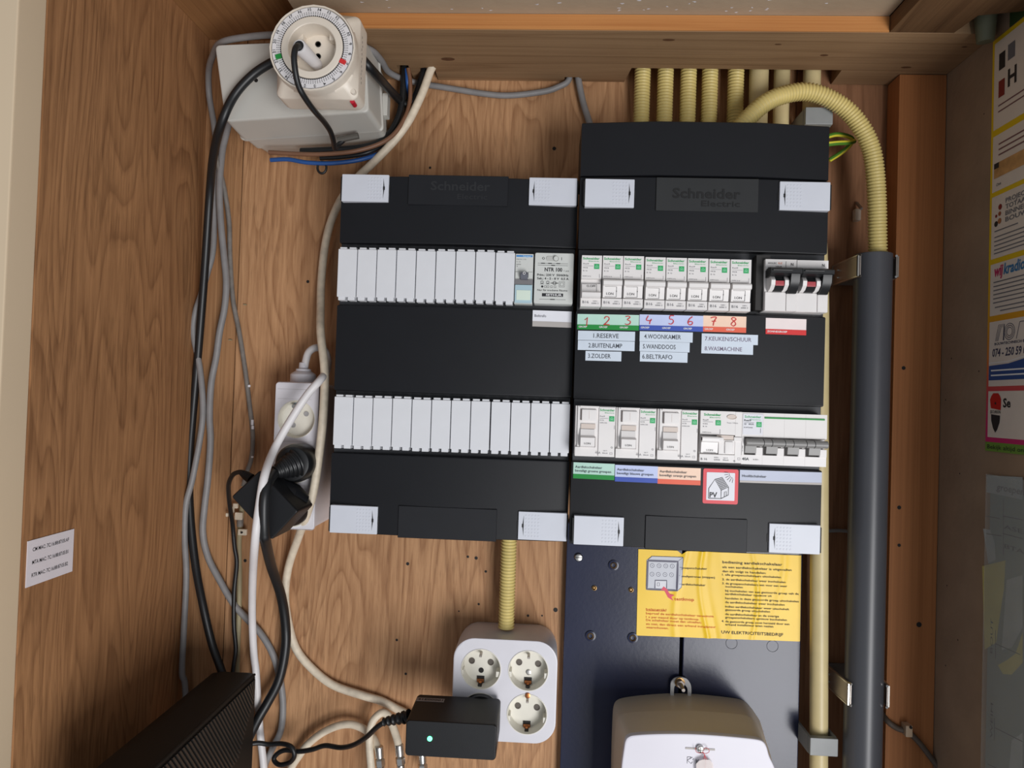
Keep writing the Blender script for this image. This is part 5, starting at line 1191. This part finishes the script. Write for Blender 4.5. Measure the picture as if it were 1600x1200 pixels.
# plug standing in the timer
pb = P(497, 103, -.1525); pe = P(467, 72, -.184)
pg = thing('flat_plug', 'small white plug standing in the timer socket', 'plug', pb)
d = (pe-pb)
obj('body', MB().tube([pb, pb+d*.08, pb+d*.5, pb+d*.93, pe], [.0038, .0046, .0051, .0056, .0050], 20), COAXW, pg)
obj('pin', MB().cyl(pb+Vector((-.001, -.0016, 0)), pb+Vector((-.001, .0016, 0)), .0018, None, 10), STEEL, pg)
obj('cable_hole', MB().cyl(pe-d*.012, pe+d*.012, .0040, None, 16), RUBBER, pg)
cable('cord', [(470, 75, -.183), (465, 72, -.188), (461, 78, -.192), (459.5, 92, -.193), (462, 115, -.190), (467, 135, -.185), (476, 152, -.178), (491, 173, -.160), (506, 190, -.130), (516, 205, -.110), (521, 220, -.095), (523, 232, -.075), (527, 228, -.062), (540, 216, -.0585)], .0023, RUBBER, 'thin black cable from the white plug hanging over the timer face', n=12, parent='flat_plug')

# ================================================================= POWER STRIP AND ITS PLUGS
SYF = -.052
ps = thing('power_strip', 'white vertical three-way power strip on the back wall', 'power strip', (P(462, 715, SYF).x, -.0008, P(462, 830, SYF).z))
c = P(460.5, 712, SYF); k = S(SYF); w, h = 71*k, 234*k
o = rrect(c.x, c.z, w, h, 5*k, 5); ob = rrect(c.x, c.z, w*1.0, h*.985, 9*k, 5)
hps = obj('housing', MB().loft([ringY(scaled(ob, 1.0), -.0008), ringY(ob, SYF+.006), ringY(o, SYF+.002), ringY(scaled(o, .985), SYF+.0003), ringY(scaled(o, .96), SYF)]), SOCK, ps)
def recess(par, name, px, py, Y, R_, mm, n=40, depth=.0016, outer=None):
    q = P(px, py, Y); k = S(Y)
    return obj(name, MB().lathe((q.x, q.z), [(R_*k, Y+.0006), (R_*k, Y-.0011), ((R_-1.2)*k, Y-.0013), ((R_-2.2)*k, Y-.0009), ((R_-2.6)*k, Y-.0001)], n, False, True), mm, par), q, k
q = P(463, 655, SYF); FL = SYF+.0075
carve(hps, [MB().lathe((q.x, q.z), [(29.6*k, SYF-.01), (29.6*k, SYF+.0002), (29.2*k, FL+.0012)], 48, True, True)])
so = obj('socket', MB().lathe((q.x, q.z), [(30.2*k, SYF+.0002), (30.1*k, SYF-.0004), (29.2*k, SYF-.0004), (28.6*k, SYF+.001), (28*k, FL-.002), (26.4*k, FL), (.1*k, FL)], 48), SOCKB, ps)
k = S(FL); q = P(463, 655, FL)
obj('earth_pin', MB().cyl((q.x-.5*k, FL-.008, q.z+20.5*k), (q.x-.5*k, FL, q.z+20.5*k), 3*k, None, 14), STEEL, so)
obj('earth_ring', MB().lathe((q.x-.5*k, q.z+20.5*k), [(5.6*k, FL-.0001), (5.6*k, FL-.0012), (3.4*k, FL-.0012)], 18, False, True), mat('ring_grey', (110, 124, 132), .5), so)
for dx, dz in ((16, 9), (-4.5, -9.5)): obj('pin_hole', MB().lathe((q.x+dx*k, q.z+dz*k), [(4.2*k, FL-.0001), (4.2*k, FL-.0007), (2.8*k, FL-.0007), (2.6*k, FL-.0002)], 16, True, True), mat('pin_grey', (166, 164, 164), .5), so)
recess(ps, 'socket', 461, 724, SYF, 31.5, SOCKB); recess(ps, 'socket', 457.5, 792, SYF, 31.5, SOCKB)
m = MB()
for y in (607.5, 622.5, 689, 757, 826): q0, q1 = P(434, y, SYF), P(487, y+1.6, SYF); m.box(q0.x, q1.x, SYF-.0002, SYF+.0003, q0.z-.25*k, q0.z+.25*k)
obj('groove', m, mat('groove_grey', (190, 188, 190), .5), ps)
a = P(473.5, 596.5, -.028); k = S(-.028)
T_ = lambda dz, r: ([(a.x+r*k*math.cos(2*math.pi*i/24), -.028+r*k*math.sin(2*math.pi*i/24), a.z+dz*k) for i in range(24)])
obj('strain_relief', MB().loft([T_(-6, 20), T_(11, 20), T_(13, 18.5), T_(17, 12), T_(19.5, 12), T_(20.5, 11), T_(20.6, 7.6), T_(30, 7), T_(31, 5)]), SOCK, ps)
# round black plug in the middle socket
q = P(461, 724, SYF); k = S(-.07)
rp = thing('round_plug', 'round black plug in the middle socket of the power strip', 'plug', (q.x, SYF, q.z))
q = P(460.5, 724, -.075)
obj('body', MB().lathe((q.x, q.z), [(26*k, SYF-.0016), (29.5*k, SYF-.004), (30.5*k, -.072), (29.5*k, -.0775), (26*k, -.0815), (15*k, -.0835)], 40, True, True), RUBBER, rp)
d0, d1 = P(462, 724, -.080), P(430, 738, -.094)
pth = [d0.lerp(d1, t) for t in [i/24 for i in range(25)]]
obj('bend_relief', MB().tube(pth, [(.0135-.0075*(i/24))*(1 if (i % 4) in (0, 1) else .9) for i in range(25)], 16), RUBBER, rp)
# square adapter in the lower socket
ad = thing('square_adapter', 'black square power adapter hanging from the lower socket of the power strip', 'adapter', (P(457, 792, SYF).x, SYF, P(457, 792, SYF).z))
AF = [(361, 776), (405, 735), (466, 799), (424, 844)]
def aring(Y, kx): 
    pt = [P(x, y, -.113) for x, y in AF]; c = sum(pt, Vector())/4; r = .0022; V2 = [Vector((c.x+(p_.x-c.x)*kx, c.z+(p_.z-c.z)*kx)) for p_ in pt]; o = []
    for i in range(4):
        a, b, c2 = V2[i-1], V2[i], V2[(i+1) % 4]; u, v = (a-b).normalized(), (c2-b).normalized()
        for t in range(4): s_ = t/3; q0 = b+u*r*(1-s_)**2+v*r*s_**2; o.append((q0.x, Y, q0.y))
    return o
obj('body', MB().loft([aring(-.072, .97), aring(-.0735, 1), aring(-.111, 1), aring(-.1125, .985), aring(-.1132, .95)]), ADPT, ad)
q = P(457.5, 792, -.06); k = S(-.06)
obj('plug_base', MB().lathe((q.x, q.z), [(26*k, SYF-.0016), (28.5*k, SYF-.004), (28.5*k, -.068), (24*k, -.0722)], 36, True, True), ADPT, ad)
A0, A1 = P(457, 790, -.085), P(478, 787, -.075)
obj('shoulder', MB().tube([P(440, 775, -.080), P(460, 780, -.080), P(477, 787, -.076)], [.016, .0135, .0075], 14), ADPT, ad)
e0, e1 = P(392, 748, -.092), P(377, 738, -.0905)
obj('bend_relief', MB().tube([e0, e0.lerp(e1, .5), e1], [.0046, .0040, .0026], 12), ADPT, ad)

# ================================================================= FOUR-WAY SOCKET AND BOTTOM ADAPTER
YB4 = -.052
c = P(788, 1079.5, YB4); k = S(YB4); w, h = 162.5*k, 158*k
fw = thing('four_way_socket', 'white four-way wall socket block with rounded corners', 'socket', (c.x, -.0008, c.z-h/2))
o = rrect(c.x, c.z, w, h, 33*k, 10)
hs4 = obj('housing', MB().loft([ringY(scaled(o, .985), -.0008), ringY(o, -.012), ringY(o, YB4+.002), ringY(scaled(o, .992), YB4+.0004), ringY(scaled(o, .975), YB4)]), SOCK, fw)
FLOOR = YB4+.0125
SK4 = ((751.5, 1045.5), (825.5, 1048), (823.5, 1116), (750, 1114))
cut = []
for px, py in SK4:
    q = P(px, py, YB4); cut.append(MB().lathe((q.x, q.z), [(30.6*k, YB4-.01), (30.6*k, YB4+.0002), (30.0*k, FLOOR+.0012)], 48, True, True))
carve(hs4, cut)
def schuko(px, py):
    k = S(YB4); q = P(px, py, YB4)
    so = obj('socket', MB().lathe((q.x, q.z), [(31.4*k, YB4+.0002), (31.3*k, YB4-.0005), (30.2*k, YB4-.0005), (29.6*k, YB4+.001), (29.0*k, FLOOR-.002), (28.2*k, FLOOR), (.1*k, FLOOR)], 48), SOCKB, fw)
    Y = FLOOR; k = S(Y); q = P(px, py, Y)                      # fittings sit on the floor of the recess
    X = lambda u: q.x+u*k
    z = lambda v: q.z+v*k
    m = MB()
    for u, v in ((-14.5, 12.5), (15, 11.5)): m.lathe((X(u), z(v)), [(4.8*k, Y-.0001), (4.8*k, Y-.0007), (3.7*k, Y-.0007), (3.5*k, Y-.0002)], 16, True, True)
    obj('pin_hole', m, mat('pin_hole_brown', (92, 84, 76), .5), so)
    m = MB().box(X(-5.8), X(5.8), Y-.0008, Y-.0001, z(-20), z(-10)); yw = q.z-27*k
    m.box(X(-3), X(3), Y-.009, Y-.0001, z(-23), z(-19))
    e = obj('earth_clip_seat', m, HOLE, so)
    cl_ = [(X(0)-5*k, Y-.0012), (X(0)+5*k, Y-.0012)]
    m = MB().box(X(-5.2), X(5.2), Y-.0022, Y-.0008, z(-19), z(-14), .0003, 1)
    m.loft([[(X(a), Y-.0014-dy*1.0, z(v)+dz) for a, dz in ((-2, 0), (2, 0), (2, .0010), (-2, .0010))] for v, dy in ((-17, 0), (-20.5, .002), (-22.4, .006), (-23.4, .0105))])
    obj('earth_clip', m, COPPER, so, 'copper earth clip')
    obj('top_clip', MB().box(X(-2), X(2), Y-.011, Y-.0004, z(24.5), z(27.5), .0003, 1), GALV, so)
    for s_ in (-1, 1): obj('side_notch', MB().box(X(s_*27.5-3), X(s_*27.5+2.4), Y-.0115, Y-.0003, z(-4), z(4.5), .0003, 1), SOCKB, so)
    return q, k
for px, py in ((751.5, 1045.5), (825.5, 1048), (823.5, 1116)):
    q, k = schuko(px, py)
    if py == 1045.5: obj('screw_hole', MB().lathe((q.x+.5*k, q.z-1.5*k), [(4*k, FLOOR-.0001), (4*k, FLOOR-.0006), (3*k, FLOOR-.0003)], 14, True, True), HOLE, fw)
    if py == 1048: obj('screw', MB().lathe((q.x+.5*k, q.z-2*k), [(4*k, FLOOR), (4*k, FLOOR-.001), (2.4*k, FLOOR-.0014)], 16, False, True), STEEL, fw)
q = P(750, 1114, YB4); k = S(YB4); obj('socket', MB().lathe((q.x, q.z), [(31.4*k, YB4+.0002), (31.3*k, YB4-.0005), (30.2*k, YB4-.0005), (29.0*k, FLOOR-.002), (.1*k, FLOOR)], 48), SOCKB, fw)
q = P(824.5, 1086.5, YB4); obj('screw', MB().lathe((q.x, q.z), [(4.2*k, YB4), (4.2*k, YB4-.001), (2.2*k, YB4-.0014)], 14, False, True), COPPER, fw, 'recessed copper screw')
ba = thing('power_adapter', 'black power adapter with a green light in the four-way socket', 'adapter', (P(750, 1114, YB4).x, YB4-.002, P(750, 1140, YB4).z))
Yf, Yk = -.1115, -.058
tl, br = P(633, 1129, Yf), P(773.5, 1184, Yf); cx_, cz_ = (tl.x+br.x)/2+.0006, (tl.z+br.z)/2-.0002; w, h = br.x-tl.x, 55*S(Yf)
o = rrect(cx_, cz_, w, h, .0026, 4)
obj('body', MB().loft([ringY(scaled(o, .985), Yk), ringY(o, Yk-.002), ringY(o, Yf+.002), ringY(scaled(o, .988), Yf+.0005), ringY(scaled(o, .97), Yf)]), ADPT, ba)
q = P(751, 1114, -.056); obj('plug_base', MB().lathe((q.x, q.z), [(27.5*S(-.055), FLOOR-.0005), (27.5*S(-.055), Yk-.001)], 36, True, True), RUBBER, ba)
q = P(671.5, 1154, Yf); led = obj('led', MB().lathe((q.x, q.z), [(.0021, Yf+.0003), (.0021, Yf-.0006), (.0012, Yf-.0010)], 16, True, True), LED, ba, 'lit green light')
zt = cz_+h/2
a_, b_ = PZ(651, 1092, zt+.0002), PZ(695, 1092, zt+.0002)
tg_ = obj('label_strip', MB().box(a_.x, b_.x, a_.y-.004, a_.y+.003, zt-.0004, zt+.0003), mat('label_faint', (150, 140, 136), .5), ba, 'small silver label')
m = MB(); m.text('41E00001', a_.x+.001, a_.y-.0022, .0034, lambda u, v: (u, v, zt+.0005), w=b_.x-a_.x-.002, bold=.02); obj('lettering', m, INK, tg_)
e0, e1 = P(640, 1119, -.085), P(600, 1128, -.080)
pth = [e0.lerp(e1, i/20) for i in range(21)]
obj('bend_relief', MB().tube(pth, [(.0062-.0024*(i/20))*(1 if (i % 4) in (0, 1) else .8) for i in range(21)], 12), RUBBER, ba)
cable('cord', [(606, 1126, -.0805), (598, 1130, -.079), (588, 1137, -.076), (572, 1152, -.066), (552, 1164, -.055), (532, 1168, -.045), (508, 1165, -.038), (488, 1171, -.034), (468, 1174, -.030), (446, 1172, -.026), (433, 1178, -.024), (428, 1187, -.024), (437, 1195, -.027), (453, 1191, -.030), (460, 1180, -.034), (455, 1167, -.034), (440, 1162, -.030), (420, 1163, -.028), (404, 1161, -.030), (388, 1163, -.034)], .0023, RUBBER, 'thin black cord of the bottom adapter with a small coil near the router', n=10, parent='power_adapter')

# ================================================================= ROUTER (bottom left)
zr = P(403, 1047, -.04).z
xr_ = P(404, 1047, -.04).x; xl_ = P(335, 1041, -.04).x
rt = thing('router', 'black router with a slatted side in the bottom left corner', 'router', ((xr_+xl_)/2, -.14, zr-.17))
YR0, YR1 = -.046, -.262
prof = [(xl_-.008, zr-.012), (xl_+.002, zr-.002), (xl_+.012, zr-.0002), (xr_-.006, zr), (xr_-.0018, zr-.0006), (xr_-.0004, zr-.003), (xr_, zr-.010), (xr_, zr-.17), (xl_-.008, zr-.17)]
def rring(Y, kx): 
    c = ((xr_+xl_)/2-.004, zr-.085); return [(c[0]+(u-c[0])*kx, Y, c[1]+(v-c[1])*kx) for u, v in prof]
obj('housing', MB().loft([rring(YR0, .985), rring(YR0-.0015, 1), rring(YR1+.0015, 1), rring(YR1, .985)]), ROUTER, rt)
m = MB(); y = YR0-.006
while y > YR1+.006:
    f_ = YR0-y; ln = min(.060, .006+.62*f_)              # slats lean: the lower end sits further back
    za, zb_ = zr-.0045, zr-.0045-ln; sh_ = min(ln*.95, f_-.004)*.9
    m.loft([[(xr_-.0004, y-.0013, za), (xr_+.0014, y-.0013, za), (xr_+.0014, y+.0013, za), (xr_-.0004, y+.0013, za)],
            [(xr_-.0004, y-.0010+sh_, zb_), (xr_+.0010, y-.0010+sh_, zb_), (xr_+.0010, y+.0010+sh_, zb_), (xr_-.0004, y+.0010+sh_, zb_)]]); y -= .0049
obj('slat', m, mat('slat_black', (34, 34, 34), .4), rt, 'closely spaced black slats', 'stuff')
obj('ridge', MB().tube([(xr_-.0006, YR0-.002, zr-.0012), (xr_-.0006, YR1+.002, zr-.0012)], .0012, 8), ROUTER, rt)

for par_, nm, p, rr, mm, lb, nn in LATER: obj(nm, MB().tube(p, rr, nn), mm, bpy.data.objects[par_], lb, angle=80)

# ================================================================= PAPERS ON THE WALLS
# typed label on the left wall
LW = lambda d: (lambda u, v: (LX+d, u, v))
y0, y1, z0, z1 = -.2312, -.1818, -.1422, -.1099
pc = thing('address_label', 'white paper label with three typed lines on the left wall', 'label', (LX, (y0+y1)/2, z0))
obj('paper', MB().box(LX+.0001, LX+.0006, y0, y1, z0, z1), mat('label_paper', (226, 218, 222), .55, var=.02), pc)
m = MB()
for t, v in (('CM MAC: 7C:16:88:87:05:AF', .78), ('MTA MAC: 7C:16:88:87:05:B1', .50), ('RTR MAC: 7C:16:88:87:05:B2', .22)):
    m.text(t, y0+.005, z0+(z1-z0)*v-.001, .0026, LW(.0008), w=.0385, bold=.006)
obj('lettering', m, INK, pc)
# advertising poster on the right wall
def rw(px, py): q = PX(px, py, RX); return (-q.y, q.z)
RW = lambda d: (lambda u, v: (RX-d, -u, v))
gm = bpy.data.materials.new('poster_border'); gm.use_nodes = True; nt = gm.node_tree; b = nt.nodes['Principled BSDF']; b.inputs['Roughness'].default_value = .4
tc = nd(nt, 'ShaderNodeTexCoord'); sx = nd(nt, 'ShaderNodeSeparateXYZ'); mr = nd(nt, 'ShaderNodeMapRange'); cr = nd(nt, 'ShaderNodeValToRGB')
nt.links.new(tc.outputs['Object'], sx.inputs[0]); nt.links.new(sx.outputs[2], mr.inputs[0]); mr.inputs[1].default_value = -.022; mr.inputs[2].default_value = .32
nt.links.new(mr.outputs[0], cr.inputs[0]); e = cr.color_ramp.elements
e[0].position = .04; e[0].color = lin((200, 40, 110)); e[1].position = .45; e[1].color = lin((226, 192, 20))
q = e.new(.12); q.color = lin((206, 70, 80)); q = e.new(.26); q.color = lin((220, 150, 40))
nt.links.new(cr.outputs[0], b.inputs['Base Color'])
z_lo, z_hi = -.0225, .3155; u0, u1 = .0958, .30
po = thing('advert_poster', 'yellow and pink bordered poster of advertisements on the right wall', 'poster', (RX-.0001, -.2, 0))
obj('sheet', MB().box(RX-.0007, RX-.0001, -.2345, -u0, z_lo, z_hi), gm, po)
PB = mat('poster_white', (226, 214, 202), .5, var=.02)
obj('footer_band', MB().box(RX-.0008, RX-.0001, -.2345, -u0, z_lo-.0075, z_lo), LGRN, po)
m = MB(); m.text('Bekijk altijd onze website', u0+.003, z_lo-.0055, .0034, RW(.001), w=.08); obj('footer_print', m, INK, po)
def panel(za, zb):
    return obj('advert_panel', MB().box(RX-.0010, RX-.0002, -.2344, -(u0+.0032), za, zb), PB, po)
def zz(y): return PX(1575, y, RX).z
pz = [(zz(88)+0, 0)]
pA = panel(.226+.012, .3115); pB = panel(.1815+.004, .2325); pC = panel(.1295, .1795+.002); pD = panel(.078+.004, .125); pE = panel(.0235, .077); pF = panel(-.0185, .0195)
D = RW(.0012); D2 = RW(.0013)
def rp(m, px0, py0, px1, py1, f=D):                            # a printed rectangle
    a = rw(px0, py0); b = rw(px1, py1); m.poly([(a[0], a[1]), (b[0], a[1]), (b[0], b[1]), (a[0], b[1])], f)
m = MB(); rp(m, 1566, 78, 1578, 75); 
m = MB(); m.poly([(.1055, .286), (.1135, .286), (.1135, .300), (.1055, .300)], D); m.text('H', .1175, .2675, .0135, D, w=.011, bold=.03); obj('print', m, INK, pA)
m = MB(); m.poly([(.117, .289), (.126, .289), (.126, .302), (.117, .302)], D); obj('grey_square', m, INKG, pA)
m = MB(); m.poly([(.1055, .263), (.1135, .263), (.1135, .277), (.1055, .277)], D); obj('red_square', m, DRED, pA)
m = MB()
for v, w in ((.2565, .06), (.2515, .05)): m.ribbon([(.1055, v), (.1055+w, v)], .0011, D)
for v in (.224, .2195, .215): m.ribbon([(.107, v), (.16, v)], .0012, D)
obj('text_lines', m, mat('ink_brown', (120, 80, 84), .6, var=0), pA)
m = MB(); m.poly([(.1015, .1965), (.2, .1965), (.2, .209), (.1015, .209)], D); obj('photo_print', m, TAN, pB)
m = MB(); m.poly([(.1015, .2045), (.108, .2045), (.108, .209), (.1015, .209)], D2); m.text('Onis', .1045, .1895, .0024, D, slant=.2); obj('print', m, INK, pB)
for (u, v, r, mm) in ((.1105, .171, .0024, DRED), (.1055, .1645, .0014, DRED), (.1100, .1655, .0019, mat('dot_rust', (150, 80, 50), .5)), (.1055, .1580, .0024, INK), (.1100, .1595, .0024, mat('dot_tan', (170, 110, 70), .5))):
    m = MB(); m.disc(u, v, r, D, 14); obj('dot', m, mm, pC)
m = MB()
for i in range(4): m.text(('PROJECT', 'TOTAAL', 'BINNEN', 'BOUW')[i], .1175, .1725-.0052*i, .0036, D, w=.028, bold=.02)
for v, w in ((.152, .030), (.147, .06), (.1435, .06), (.140, .045), (.1365, .055), (.1335, .04)): m.ribbon([(.1035, v), (.1035+w, v)], .0009, D)
obj('print', m, INKG, pC)
m = MB(); m.text('wij', .1035, .1145, .0085, D, w=.0115, bold=.035, slant=.15); obj('magenta_print', m, MAGENTA, pD)
m = MB(); m.text('kradio', .1165, .1145, .0085, D, w=.026, bold=.03, slant=.15); obj('blue_print', m, TEAL, pD)
m = MB()
for i, w in enumerate((.06, .055, .06, .05, .058, .045)): m.ribbon([(.1035, .1095-.0034*i), (.1035+w, .1095-.0034*i)], .0009, D)
m.ribbon([(.106, .0885), (.16, .0885)], .0009, D); m.ribbon([(.113, .0852), (.17, .0852)], .0009, D)
obj('text_lines', m, INKG, pD)
m = MB()
for d_ in (0, .0016, .0032): m.ribbon([(.1075+d_, .0605), (.1115+d_, .0735-d_*.6), (.119-d_*.2, .0735-d_*.6), (.1185-d_*.3, .0605)], .0005, D)
for d_ in (0, .0016, .0032): m.disc(.1255, .067, .0068-d_, D, 20, .0063-d_)
m.ribbon([(.134, .0605), (.138, .0735), (.15, .0735)], .0006, D); m.text('BOUWTECHNISCH BUREAU', .1065, .0572, .0020, D, w=.05, bold=.02)
m.text('074 - 250 59 00', .1035, .0480, .0062, D, w=.046, bold=.022, slant=.1)
obj('print', m, mat('ink_navy', (60, 62, 88), .5, var=0), pE)
m = MB(); m.poly([(.0995, .0285), (.2, .0285), (.2, .0455), (.15, .0455), (.125, .0415), (.0995, .0405)], D); obj('blue_wave', m, mat('print_navy', (44, 78, 140), .5, var=0), pE)
m = MB()
for v in (.0365, .0325): m.ribbon([(.1025, v), (.15, v)], .0012, D2)
m.ribbon([(.0995, .0428), (.125, .0432), (.15, .047)], .0007, D2); obj('white_print', m, INKW, pE)
m = MB()
sh_ = [(.1035, .0155), (.106, .0178), (.1125, .0178), (.115, .0155), (.1165, .0125), (.1162, .004), (.1032, .0055), (.1018, .0125)]
m.poly(sh_, D); obj('badge_red', m, mat('badge_red', (196, 36, 30), .5, var=.04), pF)
m = MB(); m.poly([(.1035, .0005), (.1155, -.0005), (.1150, -.0060), (.1120, -.0120), (.1095, -.0145), (.1065, -.0110), (.1040, -.0050)], D)
m.disc(.1092, .0095, .0012, D2, 6); m.text('Se', .1190, .0065, .0068, D, w=.0095, bold=.03); m.text('SECURION', .1025, .0013, .0024, D2, w=.0135, bold=.01); obj('badge_black', m, INK, pF)
# darker poster above it
tag(obj('green_poster', MB().box(RX-.0009, RX-.0003, -.2343, -.118, .3165, .3335), DGRN), 'dark green poster edge in the top right corner', 'poster')
# clear sleeve with a map on the right wall
u0, u1 = .1000, .2344; z1, z0 = -.0490, -.50
sv = thing('map_sleeve', 'grey plastic sleeve holding a map, below the poster', 'sleeve', (RX-.0001, -.17, z0))
def zg(px, py): q = PX(px, py, RX); return (-q.y, q.z)
obj('map', MB().box(RX-.0008, RX-.0002, -.2344, -(u0+.004), z0, z1-.012), mat('map_grey', (138, 146, 144), .5, var=.06, nscale=25), sv)
obj('sleeve', MB().box(RX-.0024, RX-.0018, -.2344, -u0, z0, z1, .0002, 1), mat('sleeve_film', (198, 204, 202), .22, var=.05, alpha=.22), sv, 'clear film')
Dm = RW(.0010); Dm2 = RW(.00115)
c5 = lambda X, Yv: zg(1520+X*.3922, 730+Yv*.3917)
m = MB(); m.poly([c5(42, 395), c5(135, 372), c5(130, 480), c5(112, 600), c5(98, 700), c5(52, 728)], Dm); m.poly([c5(204, 660), c5(175, 745), c5(140, 770), c5(105, 790), c5(125, 825), c5(160, 828), c5(204, 780)], Dm); obj('yellow_field', m, MAPY, sv)
m = MB(); m.poly([c5(46, 245), c5(75, 250), c5(92, 300), c5(96, 370), c5(66, 385)], Dm); m.poly([c5(140, 450), c5(204, 430), c5(204, 640), c5(160, 720), c5(120, 730)], Dm); m.poly([c5(160, 1090), c5(204, 1060), c5(204, 1200), c5(150, 1200)], Dm); m.poly([c5(60, 32), c5(204, 40), c5(204, 130), c5(60, 100)], Dm); obj('pale_field', m, MAPG, sv)
m = MB(); w = .0006
for a, b in (((58, 195), (112, 205)), ((60, 265), (120, 275)), ((125, 195), (204, 210)), ((125, 265), (204, 285)), ((98, 705), (195, 748)), ((95, 1040), (204, 1095)), ((66, 1185), (98, 1200)), ((96, 650), (96, 765)), ((92, 1000), (92, 1090)), ((128, 130), (128, 350))):
    m.ribbon([c5(*a), c5(*b)], w, Dm2)
for t, X, Yv in (('ASEL', 130, 245), ('BTAL', 132, 322)): a = c5(X, Yv); m.text(t, a[0], a[1], .0032, Dm2, w=.030)
for t, X, Yv in (('BOUT', 84, 745), ('WEIM', 84, 1085)): a = c5(X, Yv); m.text(t, a[0], a[1], .0030, Dm2, w=.028, rot=math.pi/2)
obj('drawn_lines', m, mat('ink_map', (78, 84, 86), .6, var=0), sv)
m = MB(); a = c5(100, 90); m.text('groepen', a[0], a[1], .0052, Dm2, w=.034, bold=.02, slant=.2); obj('heading', m, mat('ink_map_pale', (120, 116, 124), .6, var=0), sv)
